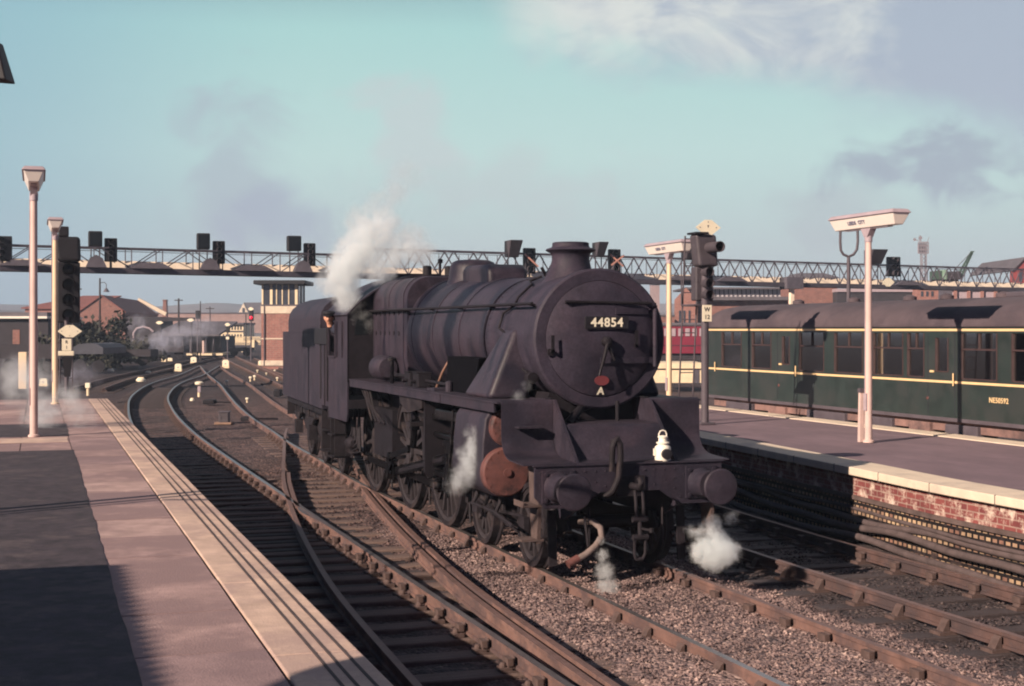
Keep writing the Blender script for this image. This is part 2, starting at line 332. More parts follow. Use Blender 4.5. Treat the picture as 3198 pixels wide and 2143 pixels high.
M['paving2'] = mat('paler paving slab', (.395, .275, .255), .88, 0, .30, 3.1, second=(.28, .19, .185), amt=.4, bump=.3, bscale=70)
M['paving3'] = mat('greyer paving slab', (.30, .205, .205), .88, 0, .32, 2.2, second=(.22, .15, .155), amt=.5, bump=.3, bscale=70)
M['groove'] = mat('dirty groove', (.075, .055, .055), .95)
M['joint'] = mat('slab joint', (.19, .135, .13), .95)
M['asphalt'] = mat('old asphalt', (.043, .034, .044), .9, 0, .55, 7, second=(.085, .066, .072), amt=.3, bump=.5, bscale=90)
M['asphalt2'] = mat('worn platform asphalt', (.185, .128, .150), .92, 0, .16, 3, stretch=(.5, 1, 1), second=(.15, .105, .125), amt=.4, bump=.2, bscale=90)
M['copinglight'] = mat('pale concrete coping', (.66, .55, .43), .85, 0, .12, 3, second=(.5, .42, .35), amt=.25, bump=.12, bscale=50)
M['stain'] = mat('pale scuff', (.45, .345, .32), .9, 0, .2, 6)
M['pole'] = mat('pinkish concrete lamp post', (.60, .44, .40), .75, 0, .10, 3, second=(.50, .38, .35), amt=.25)
M['polegold'] = mat('cream concrete lamp post', (.70, .53, .36), .75, 0, .10, 3)
M['lampcover'] = mat('grey lamp cover', (.36, .29, .32), .5, 0, .15, 6)
M['diffuser'] = mat('milky lamp diffuser', (.80, .72, .66), .35, 0, .05, 4)
M['signal'] = mat('signal black', (.011, .010, .014), .6, 0, .3, 5)
M['signalgrey'] = mat('dusty signal hood', (.060, .050, .060), .6, 0, .25, 5)
M['mast'] = mat('dark grey mast paint', (.085, .07, .085), .6, 0, .2, 4)
M['plate'] = mat('enamel sign plate', (.84, .76, .58), .4, 0, .05, 6)
M['ink'] = mat('black sign lettering', (.02, .02, .03), .6)
M['gantry'] = mat('gantry steel paint', (.095, .085, .105), .6, 0, .25, 3)
M['gantrypale'] = mat('cream gantry board', (.88, .74, .58), .7, 0, .15, 1.5)
M['copper'] = mat('old copper pipe', (.20, .11, .08), .5, .4, .3, 12)
# ------------------------------------------------------------------ ground
def lerp(pts, x):
    if x <= pts[0][0]: return pts[0][1]
    for (a, b), (c, d) in zip(pts, pts[1:]):
        if x <= c: return b + (d - b) * (x - a) / (c - a)
    return pts[-1][1]
def sstep(x, a, b):
    t = np.clip((x - a) / (b - a), 0, 1); return t * t * (3 - 2 * t)
def vnoise(x, y, s, seed):
    """cheap smooth value noise"""
    r = np.random.default_rng(seed).random((256, 256)); X, Y = x * s, y * s; i, j = np.floor(X).astype(int), np.floor(Y).astype(int)
    f, g = X - i, Y - j; f = f * f * (3 - 2 * f); g = g * g * (3 - 2 * g); q = lambda a, b: r[a % 256, b % 256]
    return (q(i, j) * (1 - f) + q(i + 1, j) * f) * (1 - g) + (q(i, j + 1) * (1 - f) + q(i + 1, j + 1) * f) * g
def gheight(x, y):
    x, y = np.asarray(x, float), np.asarray(y, float)
    near = sstep(x, -9, -3)
    h = -0.215 + (0.088 * near) * (sstep(y, -1.75, -1.35) * (1 - sstep(y, 1.05, 1.7)))
    h = h + .02 * (1 - near)
    h = h + (vnoise(x, y, 1.3, 1) - .5) * .05 + (vnoise(x, y, 5, 2) - .5) * .03 + (vnoise(x, y, 17, 3) - .5) * .022
    h = h + .05 * sstep(y, 3.7, 4.3) * (1 - sstep(x, -30, -20) * 0)
    return h
def ground_material():
    m = mat('ballast and cinders', (.2, .15, .13), .95, 0, .3, 9, bump=.9, bscale=38); nt = m.node_tree; N = nt.nodes; L = nt.links; p = N['Principled BSDF']
    g = N.new('ShaderNodeNewGeometry'); sp = N.new('ShaderNodeSeparateXYZ'); L.new(g.outputs['Position'], sp.inputs[0])
    vo = N.new('ShaderNodeTexVoronoi'); vo.inputs['Scale'].default_value = 26; L.new(g.outputs['Position'], vo.inputs[0])
    bw = N.new('ShaderNodeRGBToBW'); L.new(vo.outputs['Color'], bw.inputs[0])
    def ramp(cols):
        r = N.new('ShaderNodeValToRGB'); L.new(bw.outputs[0], r.inputs[0])
        while len(r.color_ramp.elements) < len(cols): r.color_ramp.elements.new(.5)
        for e, (q, c) in zip(r.color_ramp.elements, cols): e.position = q; e.color = (*c, 1)
        return r.outputs[0]
    gravel = ramp([(.12, (.085, .062, .064)), (.45, (.175, .125, .122)), (.72, (.24, .175, .165)), (.95, (.42, .32, .285))])
    dark = ramp([(.2, (.030, .024, .028)), (.7, (.062, .047, .05)), (.97, (.15, .12, .11))])
    brown = ramp([(.2, (.040, .027, .030)), (.6, (.088, .056, .055)), (.95, (.19, .13, .12))])
    nz = N.new('ShaderNodeTexNoise'); nz.inputs['Scale'].default_value = .8; nz.inputs['Detail'].default_value = 7; L.new(g.outputs['Position'], nz.inputs[0])
    def mr(src, a, b, wob=0.0):
        s = src
        if wob:
            k = N.new('ShaderNodeMath'); k.operation = 'MULTIPLY_ADD'; L.new(nz.outputs[0], k.inputs[0]); k.inputs[1].default_value = wob; L.new(src, k.inputs[2]); s = k.outputs[0]; a += wob * .5; b += wob * .5
        q = N.new('ShaderNodeMapRange'); q.interpolation_type = 'SMOOTHSTEP'; q.inputs[1].default_value = a; q.inputs[2].default_value = b; L.new(s, q.inputs[0]); return q.outputs[0]
    def mul(a, b):
        k = N.new('ShaderNodeMath'); k.operation = 'MULTIPLY'; L.new(a, k.inputs[0]); L.new(b, k.inputs[1]); return k.outputs[0]
    def mix(f, a, b):
        k = N.new('ShaderNodeMix'); k.data_type = 'RGBA'; L.new(f, k.inputs[0]); L.new(a, k.inputs[6]); L.new(b, k.inputs[7]); return k.outputs[2]
    fg = mul(mul(mr(sp.outputs[0], -6, -2, 2), mr(sp.outputs[1], -1.8, -1.45, .5)), mr(sp.outputs[1], 1.95, 1.45, .8))
    c = mix(fg, brown, gravel)
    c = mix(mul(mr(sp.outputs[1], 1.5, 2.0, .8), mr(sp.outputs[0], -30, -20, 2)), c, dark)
    c = mix(mul(mr(sp.outputs[0], -14, -10, 2), mr(sp.outputs[1], -2.3, -2.9, .6)), c, dark)  # platform shade put into the ground colour as a darker strip
    far = ramp([(.2, (.018, .013, .018)), (.6, (.040, .027, .032)), (.95, (.085, .06, .062))])
    c = mix(mr(sp.outputs[0], -36, -60, 8), c, far)
    # patches of ash, oil and clean stone
    npch = N.new('ShaderNodeTexNoise'); npch.inputs['Scale'].default_value = 1.1; npch.inputs['Detail'].default_value = 11; npch.inputs['Roughness'].default_value = .74; L.new(g.outputs['Position'], npch.inputs[0])
    rpch = N.new('ShaderNodeValToRGB'); rpch.color_ramp.elements[0].position = .34; rpch.color_ramp.elements[1].position = .64; rpch.color_ramp.elements[0].color = (.42, .40, .44, 1); rpch.color_ramp.elements[1].color = (1.45, 1.38, 1.34, 1); L.new(npch.outputs[0], rpch.inputs[0])
    mpch = N.new('ShaderNodeMix'); mpch.data_type = 'RGBA'; mpch.blend_type = 'MULTIPLY'; mpch.inputs[0].default_value = .85; L.new(c, mpch.inputs[6]); L.new(rpch.outputs[0], mpch.inputs[7]); c = mpch.outputs[2]
    L.new(c, p.inputs['Base Color'])
    # stones stand up in the bump as well
    nb = N['Bump']; mh = N.new('ShaderNodeMath'); mh.operation = 'SUBTRACT'; mh.inputs[0].default_value = 1; L.new(vo.outputs['Distance'], mh.inputs[1]); L.new(mh.outputs[0], nb.inputs['Height'])
    nb.inputs['Distance'].default_value = .03
    return m
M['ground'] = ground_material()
def grid(xs, ys, hf):
    X, Y = np.meshgrid(xs, ys, indexing='ij'); Z = hf(X, Y); n, k = X.shape; b = MB()
    b.v = list(zip(X.ravel().tolist(), Y.ravel().tolist(), Z.ravel().tolist()))
    b.f = [(i * k + j, (i + 1) * k + j, (i + 1) * k + j + 1, i * k + j + 1) for i in range(n - 1) for j in range(k - 1)]; b.m = [0] * len(b.f); return b
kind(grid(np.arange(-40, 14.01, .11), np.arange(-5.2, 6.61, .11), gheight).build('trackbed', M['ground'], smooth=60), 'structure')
def farh(x, y):
    d = np.hypot(x + 10, y); return np.where((x > -39.5) & (x < 13.5) & (abs(y) < 6.6), -.42, -.262) + 0 * d
kind(grid(np.concatenate([np.linspace(-1780, -120, 18), np.linspace(-100, -41, 30), [-39.7, -39.4, 13.4, 13.7], np.linspace(20, 300, 6)]), np.concatenate([np.linspace(-1230, -60, 12), np.linspace(-50, -7, 12), [-6.4, 0, 6.5], np.linspace(7.5, 60, 12), np.linspace(80, 1230, 12)]), farh).build('ground', M['ground']), 'structure')
# loose stones lying on the bed near the viewer
def stones(n, x0, x1, y0, y1, smin, smax):
    xs = rng.uniform(x0, x1, n); ys = rng.uniform(y0, y1, n); ok = np.abs(np.abs(ys) - .75) > .06; xs, ys = xs[ok], ys[ok]; n = len(xs)
    zs = gheight(xs, ys); sz = rng.uniform(smin, smax, n); base = np.array([(1, 0, 0), (0, 1, 0), (-1, 0, 0), (0, -1, 0), (0, 0, .75), (0, 0, -.6)])
    ang = rng.uniform(0, 6.283, n); V = base[None] * (1 + rng.uniform(-.4, .4, (n, 6, 1))) * sz[:, None, None]
    V[:, :, 2] += V[:, :, 0] * rng.uniform(-.5, .5, (n, 1)); ca, sa = np.cos(ang)[:, None], np.sin(ang)[:, None]
    P = np.stack([V[:, :, 0] * ca - V[:, :, 1] * sa + xs[:, None], V[:, :, 0] * sa + V[:, :, 1] * ca + ys[:, None], V[:, :, 2] + (zs + sz * .25)[:, None]], 2)
    tri = np.array([(0, 1, 4), (1, 2, 4), (2, 3, 4), (3, 0, 4), (1, 0, 5), (2, 1, 5), (3, 2, 5), (0, 3, 5)])
    return P.reshape(-1, 3), (tri[None] + (np.arange(n) * 6)[:, None, None]).reshape(-1, 3)
sv = [stones(26000, -4, 9.5, -1.75, 1.75, .008, .025), stones(3500, -2, 9.5, 1.6, 4.2, .01, .03), stones(2500, -14, 4, -2.2, -.9, .012, .03), stones(60, -2, 8, 3.8, 4.3, .03, .07)]
b = MB(); o = 0
for P, T in sv: b.v += P.tolist(); b.f += (T + o).tolist(); o += len(P)
b.m = [0] * len(b.f)
kind(b.build('ballast_gravel', M['ground']), 'stuff')

# ------------------------------------------------------------------ railway tracks
def resample(pts, step):
    """smooth curve through plan points at even spacing"""
    P = [Vector((*p, 0)) for p in pts]; out = []
    for i in range(len(P) - 1):
        a, b_, c, d = P[max(i - 1, 0)], P[i], P[i + 1], P[min(i + 2, len(P) - 1)]; n = max(2, int((c - b_).length / .4))
        for k in range(n):
            t = k / n
            m1 = (c - a) * (0.5 if i > 0 else 1) ; m2 = (d - b_) * (0.5 if i < len(P) - 2 else 1)
            l = (c - b_).length; m1 = m1.normalized() * l; m2 = m2.normalized() * l
            out.append((2 * t**3 - 3 * t**2 + 1) * b_ + (t**3 - 2 * t**2 + t) * m1 + (-2 * t**3 + 3 * t**2) * c + (t**3 - t**2) * m2)
    out.append(P[-1]); res = [out[0]]; acc = 0
    for p, q in zip(out, out[1:]):
        d = (q - p).length
        while acc + d >= step:
            t = (step - acc) / d; p = p.lerp(q, t); res.append(p.copy()); d = (q - p).length; acc = 0
        acc += d
    return res
def normals(pl):
    ns = []
    for i in range(len(pl)):
        t = (pl[min(i + 1, len(pl) - 1)] - pl[max(i - 1, 0)]).normalized(); ns.append(Vector((-t.y, t.x, 0)))
    return ns
RAILSEC = [(-.035, 0), (.035, 0), (.035, -.038), (.011, -.048), (.010, -.115), (.033, -.122), (.033, -.15), (-.033, -.15), (-.033, -.122), (-.010, -.115), (-.011, -.048), (-.035, -.038)]
def rail_mesh(line, off=0.0, z=0.0, b=None, topmat=1):
    b = b or MB(); ns = normals(line); k = len(RAILSEC); o = len(b.v)
    for p, n in zip(line, ns):
        for (a, h) in RAILSEC: q = p + n * (off + a); b.v.append((q.x, q.y, z + h))
    for i in range(len(line) - 1):
        for j in range(k):
            f = (o + i * k + j, o + (i + 1) * k + j, o + (i + 1) * k + (j + 1) % k, o + i * k + (j + 1) % k); b.f.append(f); b.m.append(1 if j == 0 else 0)
    b.f += [tuple(o + j for j in range(k)), tuple(o + (len(line) - 1) * k + j for j in range(k))[::-1]]; b.m += [0, 0]
    return b
def chair_mb(y):
    b = MB(); s = 1 if y > 0 else -1
    b.box(-.09, .09, y - .17, y + .17, -.19, -.155)
    for sg in (-1, 1):
        b.prism([(y + sg * .04, -.155), (y + sg * .115, -.155), (y + sg * .065, -.06), (y + sg * .04, -.04)], 'x', -.055, .055)
    b.box(-.07, .07, y - s * .085 - .025, y - s * .085 + .025, -.115, -.05)   # timber key
    return b
SLEEP = {}
def sleeper_at(parent, p, n, length, matn, chairs=(-.75, .75), key='std', jit=.02):
    if key not in SLEEP:
        b = MB().box(-.125, .125, -length / 2, length / 2, -.315, -.188); SLEEP[key] = (b.build('sleeper', M[matn], bevel=.012, seg=1), [chair_mb(c).build('rail_chair', M['chair']) for c in chairs])
        s, ch = SLEEP[key]
    else:
        s0, c0 = SLEEP[key]; s = s0.copy(); COL.objects.link(s); ch = [c.copy() for c in c0]
        for c in ch: COL.objects.link(c)
    s.parent = parent; s.location = (p.x + random.uniform(-jit, jit), p.y, 0); s.rotation_euler = (0, 0, math.atan2(-n.x, n.y) + random.uniform(-.01, .01))
    for c in ch: c.parent = s; c.location = (0, 0, 0)
    return s
def track(label, pts, xmin=-60, spacing=.76, worn=(1, 1), matn='sleeper', key='std', sleepers=True, name='railway_track', gauge=1.5, from_x=20):
    t = thing(name, label, 'railway track', group=None); line = resample(pts, .5 if abs(pts[0][0] - pts[-1][0]) < 130 else .8)
    for s, w in ((-1, worn[0]), (1, worn[1])):
        rail_mesh(line, s * gauge / 2).build('rail', [M['rail_oily' if key == 't2' else 'rail_side'], M['rail_top'] if w else M['rail_dull']], t, smooth=30)
    if sleepers:
        sl_ = resample(pts, spacing); ns = normals(sl_); c = 0
        for p, n in zip(sl_, ns):
            if xmin < p.x < from_x and c < 99:
                if n.y < 0: n = -n
                sleeper_at(t, p, n, 2.6, matn, key=key); c += 1
    return t
T1P = [(11, 0), (4, 0), (-4, 0), (-10, .0), (-14.7, .18), (-19.4, .32), (-24.1, .58), (-29.7, .86), (-38.3, 1.48), (-47.8, 2.31), (-58.7, 3.28), (-76, 4.55), (-97, 6.3)]
T0P = [(11, -3.1), (0, -3.13), (-10, -3.14), (-20, -3.12), (-25.3, -3.03), (-31.4, -2.82), (-37, -2.53), (-43.2, -2.13), (-49.1, -1.56), (-57.5, -.5), (-65.2, .8), (-73, 2.4), (-97, 6.3)]
T2P = [(12, 2.94), (2, 2.95), (-2, 3.05), (-8, 3.45), (-16, 4.15), (-26, 5.2), (-40, 7.0), (-60, 10), (-90, 15)]
track('steam engine\'s own rusty track, sleepers buried in pale gravel', T1P, -24, .76, (0, 1), key='t1')
track('curving track with shiny rails along the edge of the pinkish platform', T0P, -60, .76, (1, 1), 'sleeper_dark', key='t0')
track('oily dark track beside the brick platform wall', T2P, -12, .80, (0, 0), 'sleeper_dark', key='t2', from_x=9)
# crossover: blades, frog, long timbers
XP = [(11.5, -2.95), (9, -2.87), (5, -2.75), (1, -2.57), (-2.2, -2.29), (-4.7, -2.02), (-8, -1.61), (-11, -1.19), (-17, -.20), (-21.9, .63), (-25, 1.2)]
xt = thing('crossover_track', 'crossover of dull rails on long timbers between the engine\'s track and the platform track', 'railway points')
xl = resample(XP, .4)
rail_mesh(xl, -.75 if normals(xl)[0].y > 0 else .75).build('rail', [M['rail_side'], M['rail_dull']], xt, smooth=30)
rail_mesh(xl, .75 if normals(xl)[0].y > 0 else -.75).build('rail', [M['rail_side'], M['rail_dull']], xt, smooth=30)
sg = 1 if normals(xl)[0].y > 0 else -1
for (x0, x1, off, z) in ((-9.5, 7.5, .75 - .125, -.012), (-12, -6.3, -.75 + .10, 0)):
    seg = [p for p in xl if x0 <= p.x <= x1]; rail_mesh(seg, sg * off, z).build('check_rail', [M['rail_side'], M['rail_dull']], xt, smooth=30)
wing = resample([(-7.0, -2.36), (-6.0, -2.48), (-5.2, -2.42), (-3.0, -2.36)], .4); rail_mesh(wing, 0, -.004).build('wing_rail', [M['rail_side'], M['rail_top']], xt, smooth=30)
xx = 9.2; i = 0
while xx > -13:
    b = MB(); y1 = lerp([(-13, -.1), (-8, -.5), (-2, -1.15), (9, -1.62)], xx); yc = (-4.45 + y1) / 2
    b.box(-.14, .14, -4.45 - yc, y1 - yc, -.315, -.17); o = b.build('timber', M['sleeper'], xt, bevel=.012, seg=1); o.location = (xx + random.uniform(-.03, .03), yc, 0); o.rotation_euler = (0, 0, random.uniform(-.012, .012))
    for yy, hh in ((-2.4, 0), (lerp([(-13, -.2), (-11, -.44), (-8, -.86), (-4.7, -1.27), (-2.2, -1.54), (1, -1.82), (5, -2.0), (9, -2.12)], xx), 0)):
        for sgn in (-1, 1):
            c = MB(); c.lathe([(.032, -.17), (.032, -.11), (.022, -.09), (0.001, -.085)], (0, yy - yc + sgn * .105, 0), n=10); c.box(-.07, .07, yy - yc + sgn * .04, yy - yc + sgn * .14, -.17, -.13); q = c.build('rail_chair', M['chair'], o)
    xx -= .72; i += 1
# lines that curve away beyond the platform end
def gl(uv): return [tuple(onground(u, v, 0).xy) for u, v in uv]
def far_track(label, uvs):
    pl = gl(uvs); t = thing('railway_track', label, 'railway track'); ln = resample(pl, .8)
    for o_ in (0, 1.5):
        k = 1 if normals(ln)[0].y > 0 else -1
        rail_mesh(ln, k * o_).build('rail', [M['rail_side'], M['rail_dull']], t)
    sl_ = resample(pl, 1.1); ns = normals(sl_)
    for j, (p, n) in enumerate(zip(sl_, ns)):
        if j > 95: break
        if n.y < 0: n = -n
        sleeper_at(t, p + n * .75, n, 2.6, 'sleeper_dark', key='far')
far_track('dark siding track fanning out beyond the end of the platform with the steam wisps', [(224, 1212), (330, 1181), (430, 1159), (545, 1134), (690, 1108)])
far_track('siding track passing in front of the brick signal box', [(888, 1206), (843, 1186), (790, 1162), (730, 1134), (690, 1112)])
far_track('outermost siding track curving past the foot of the brick signal box', [(905, 1190), (870, 1172), (800, 1142), (745, 1118)])

# ------------------------------------------------------------------ platforms
LH = 0.95; RH = 0.86
pl = MB().box(-24, 30, -26, -4.72, -.4, LH - .09)
p1 = kind(pl.build('platform', M['paving']), 'structure')
pv = MB(); pv.box(-24.0, 30, -26, -5.09, LH - .09, LH - .012, 3)
x = -24.0
while x < 15:
    w = 1.22 + random.uniform(-.06, .06); y = -5.087
    while y > (-9.2 if x < -6.5 else -6.0):
        d = .765; g_ = .006; z = LH + random.uniform(-.003, .001); jx = [random.uniform(0, .006) for _ in range(4)]
        pv.hull8([(x + g_, y - d + g_, LH - .05), (x + w - g_, y - d + g_, LH - .05), (x + w - g_, y - g_, LH - .05), (x + g_, y - g_, LH - .05)], [(x + g_ + jx[0], y - d + g_ + jx[1], z), (x + w - g_ - jx[2], y - d + g_, z), (x + w - g_, y - g_ - jx[3], z + random.uniform(-.002, .002)), (x + g_, y - g_, z)], random.choice((0, 0, 1, 2))); y -= d
    x += w
pv.build('paving', [M['paving'], M['paving2'], M['paving3'], M['groove']], p1)
cp = MB(); x = -24.0
while x < 18:
    w = 2.45; cp.box(x + .006, x + w - .006, -5.073, -4.58, LH - .09, LH + random.uniform(-.002, .002)); x += w
cp.build('coping', M['coping'], p1, bevel=.012, seg=2)
gr = MB()
for y in (-4.67, -4.765, -4.84): gr.box(-24, 18, y - .009, y + .009, LH, LH + .0045)
gr.build('grip_groove', M['groove'], p1)
jn = MB(); x = -23.1
while x < 14:
    pass; x += 1.22
def wavy(x0, x1, y0, y1, z, n=60, amp=.03):
    e = [(x0 + (x1 - x0) * i / n, y1 + random.uniform(-amp, amp) * .5) for i in range(n + 1)]; b = MB()
    b.v = [(x, y0, z) for x, y in e] + [(x, y, z) for x, y in e]; b.f = [(i, i + 1, n + 2 + i, n + 1 + i) for i in range(n)]; b.m = [0] * n; return b
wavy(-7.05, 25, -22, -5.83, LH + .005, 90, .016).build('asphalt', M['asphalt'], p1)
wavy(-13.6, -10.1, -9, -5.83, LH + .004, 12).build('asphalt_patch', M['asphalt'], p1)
MB().box(-9.7, -8.7, -12, -5.88, LH + .0005, LH + .0055).build('pale_strip', M['coping'], p1)
# far side of the running lines: brick faced platform
RE = [(14, 4.33), (1, 4.33), (-2, 4.58), (-8, 5.03), (-16, 5.62), (-23, 6.15)]
def strip(name, matr, d0, d1, z0, z1, parent, step=.5, **k):
    ln = resample([p for p in RE], step); b = MB()
    for p in ln: b.v += [(p.x, p.y + d0, z0), (p.x, p.y + d1, z0), (p.x, p.y + d1, z1), (p.x, p.y + d0, z1)]
    n = len(ln)
    for i in range(n - 1):
        for j in range(4): b.f.append((i * 4 + j, i * 4 + (j + 1) % 4, (i + 1) * 4 + (j + 1) % 4, (i + 1) * 4 + j))
    b.f += [(3, 2, 1, 0), tuple((n - 1) * 4 + j for j in range(4))]; b.m = [0] * len(b.f)
    return b.build(name, matr, parent, fix=True, **k)
M['wallred'] = brick_mat('red platform brick', (.25, .075, .07), (.17, .05, .052), (.32, .21, .18), 'xz', .235, .085, .010, .55, stain=(.62, .50, .42), amt=.30)
M['wallhead'] = brick_mat('sooty header brick', (.50, .37, .24), (.24, .13, .10), (.012, .010, .012), 'xz', .125, .085, .022, .75, stain=(.05, .035, .035), amt=.28)
M['ledge'] = mat('dirty brick ledge', (.10, .07, .065), .95, 0, .4, 4)
b = MB(); ln = resample(RE, .5)
for p in ln: b.v += [(p.x, p.y + .5, RH - .01), (p.x, 9.3, RH - .01), (p.x, 9.3, -.4), (p.x, p.y + .5, -.4)]
for i in range(len(ln) - 1):
    for j in range(4): b.f.append((i * 4 + j, i * 4 + (j + 1) % 4, (i + 1) * 4 + (j + 1) % 4, (i + 1) * 4 + j))
b.f += [(3, 2, 1, 0), tuple((len(ln) - 1) * 4 + j for j in range(4))]; b.m = [0] * len(b.f)
p2 = kind(b.build('brick_platform', M['asphalt2'], fix=True), 'structure')
strip('coping', M['copinglight'], 0, .62, RH - .11, RH + .004, p2, bevel=.012)
strip('upper_wall', M['wallred'], .10, .55, RH - .40, RH - .11, p2)
strip('wall_ledge', M['ledge'], .07, .55, RH - .46, RH - .40, p2)
strip('lower_wall', M['wallhead'], .12, .55, -.3, RH - .46, p2)
jb = MB()
for i, p in enumerate(resample(RE, 1.35)): jb.box(p.x - .006, p.x + .006, p.y - .003, p.y + .02, RH - .13, RH + .006); jb.lathe([(.014, 0), (.014, .004)], (p.x + .2, p.y - .002, RH - .06), 'y', 8); jb.lathe([(.014, 0), (.014, .004)], (p.x + 1.1, p.y - .002, RH - .06), 'y', 8)
jb.build('coping_joint', M['groove'], p2)
b = MB().box(-23, 14, 9.3, 9.84, RH - .14, RH + .006); b.build('coping', M['copinglight'], p2, bevel=.012)
MB().box(-23, 14, 9.32, 9.7, -.4, RH - .14).build('back_wall', M['wallred'], p2)
# cables sagging along the foot of the brick wall
def cable(label, y, z, r, ph, amp):
    pts = []; x = -22.0
    while x < 9:
        e = lerp([(q[0], q[1] - 4.33) for q in RE[::-1]], x)
        pts.append((x, y + e + .03 * math.sin(x * 1.1 + ph), z + amp * math.sin(x * .9 + ph) + amp * .6 * math.sin(x * 2.3 + ph * 2))); x += .25
    tag(MB().tube(pts, r, 8).build('lineside_cable', M['hose2'], smooth=60), label, 'cable', 'cables along the platform wall')
M['hose2'] = mat('dusty lineside cable', (.085, .062, .062), .85, 0, .35, 6)
cable('thick dusty cable sagging highest along the foot of the brick platform wall', 4.40, .16, .045, .4, .03)
cable('second dusty cable, sagging halfway up the foot of the brick wall', 4.32, .05, .05, 1.3, .035)
cable('lowest dusty cable lying on the cinders by the brick wall', 4.20, -.10, .05, 2.2, .03)
cable('thin dark cable clipped at the base of the header bricks', 4.42, .25, .028, 3.2, .012)
t = MB().prism([(-.10, 0), (.10, 0), (.05, .07), (-.04, .08)], 'y', -.05, .05).build('coping_wedge', M['dark']); t.location = (3.55, 4.55, RH + .004); tag(t, 'small dark iron wedge lying on the pale coping', 'wedge')
# ------------------------------------------------------------------ steam locomotive
ENG = thing('steam_locomotive', 'grimy black steam engine numbered 44854 standing between the two platforms', 'steam locomotive')
def sidepair(f):
    for s in (-1, 1): f(s)
BZ = 2.70
def thick(o, t):
    m = o.modifiers.new('thick', 'SOLIDIFY'); m.thickness = t; e = o.modifiers.new('crease', 'EDGE_SPLIT'); e.split_angle = R(38)
# smokebox, boiler, firebox
b = MB().lathe([(.80, -2.02), (.80, -.08), (.845, -.07), (.845, .045), (.82, .07), (.70, .075), (.70, .02)], (0, .05, BZ), 'x', 56)
rv = b
for k in range(44):
    w = 6.283 * k / 44; rv.lathe([(.006, .07), (.006, .074), (.002, .077)], (0, .05 + .80 * math.sin(w), BZ + .80 * math.cos(w)), 'x', 6)
for xx in (-.14, -1.9):
    for k in range(60):
        w = 6.283 * k / 60; c = Vector((xx, .05 + .80 * math.sin(w), BZ + .80 * math.cos(w))); rv.lathe([(.011, -.004), (.011, .006), (.003, .01)], (c.x, c.y, c.z), 'z', 5)
SB = b.build('smokebox', M['front'], ENG, smooth=35)
def taper(x): return lerp([(-6.1, .885), (-2.02, .795)], x)
prof = []
b = MB(); n = 56
xs = [-2.02, -3.2, -4.4, -5.5, -6.0]
for x in xs:
    r = taper(x); zc = BZ + (r - .795) * .55
    for j in range(n): w = 6.283 * j / n; b.v.append((x, .03 + r * math.sin(w), zc + r * math.cos(w)))
for i in range(len(xs) - 1):
    for j in range(n): b.f.append((i * n + j, i * n + (j + 1) % n, (i + 1) * n + (j + 1) % n, (i + 1) * n + j))
b.m = [0] * len(b.f)
BO = b.build('boiler', M['boiler'], ENG, smooth=40)
for x in (-2.06, -3.15, -4.45, -5.60):
    r = taper(x); zc = BZ + (r - .795) * .55
    MB().lathe([(r - .01, -.028), (r + .009, -.026), (r + .009, .026), (r - .01, .028)], (x, .03, zc), 'x', 56, caps=False).build('boiler_band', M['boiler'], BO, smooth=35)
# firebox: flat-topped casing with rounded shoulders
def fbprof(sx=1.0, n=8):
    pts = []; yw, zt, rr, zb = .885 * sx, BZ + .955 * (.5 + .5 * sx), .36, 1.85
    pts += [(-yw + .10, zb), (-yw, 2.35)]
    for k in range(n + 1): w = math.pi - k / n * math.pi / 2; pts.append((-yw + rr + rr * math.cos(w), zt - rr + rr * math.sin(w)))
    for k in range(n + 1): w = math.pi / 2 - k / n * math.pi / 2; pts.append((yw - rr + rr * math.cos(w), zt - rr + rr * math.sin(w)))
    return pts + [(yw, 2.35), (yw - .10, zb)]
b = MB(); secs = [(-5.86, .97), (-6.0, 1.0), (-8.14, 1.0)]; pr = [fbprof(s) for _, s in secs]; k = len(pr[0])
for (x, _), p in zip(secs, pr): b.v += [(x, y + .02, z) for y, z in p]
for i in range(2):
    for j in range(k): b.f.append((i * k + j, i * k + (j + 1) % k, (i + 1) * k + (j + 1) % k, (i + 1) * k + j))
b.f += [tuple(range(k))[::-1], tuple(2 * k + j for j in range(k))]; b.m = [0] * len(b.f)
FB = b.build('firebox', M['boiler'], ENG, smooth=40, fix=True)
for x in (-6.02, -7.0, -8.06):
    bb = MB()
    p = [(y * 1.008 + .02, (z - BZ) * 1.008 + BZ) for y, z in fbprof(1.0)]; q = [(y * .98 + .02, (z - BZ) * .98 + BZ) for y, z in fbprof(1.0)]
    for i in range(len(p) - 1):
        bb.add([(x - .03, *q[i]), (x - .03, *p[i]), (x + .03, *p[i]), (x + .03, *q[i]), (x - .03, *q[i + 1]), (x - .03, *p[i + 1]), (x + .03, *p[i + 1]), (x + .03, *q[i + 1])], [(0, 1, 5, 4), (1, 2, 6, 5), (2, 3, 7, 6)])
    bb.build('firebox_band', M['boiler'], FB)
pl_ = MB()
for r_ in range(2):
    for k in range(6): pl_.lathe([(.035, 0), (.035, .02), (.02, .026)], (-6.3 - k * .32, -.875, 2.75 + r_ * .32), 'y', 8)
pl_.xf(Matrix.Translation((0, -.0, 0))).build('washout_plug', M['dark'], FB)
# chimney
b = MB().lathe([(.36, 3.40), (.31, 3.49), (.262, 3.58), (.238, 3.68), (.238, 3.74), (.255, 3.77), (.30, 3.79), (.318, 3.805), (.30, 3.825), (.245, 3.84), (.232, 3.86), (.232, 3.895), (.215, 3.905), (.195, 3.89), (.18, 3.5)], (-.86, .02, 0), 'z', 40)
b.build('chimney', M['front'], ENG, smooth=40)
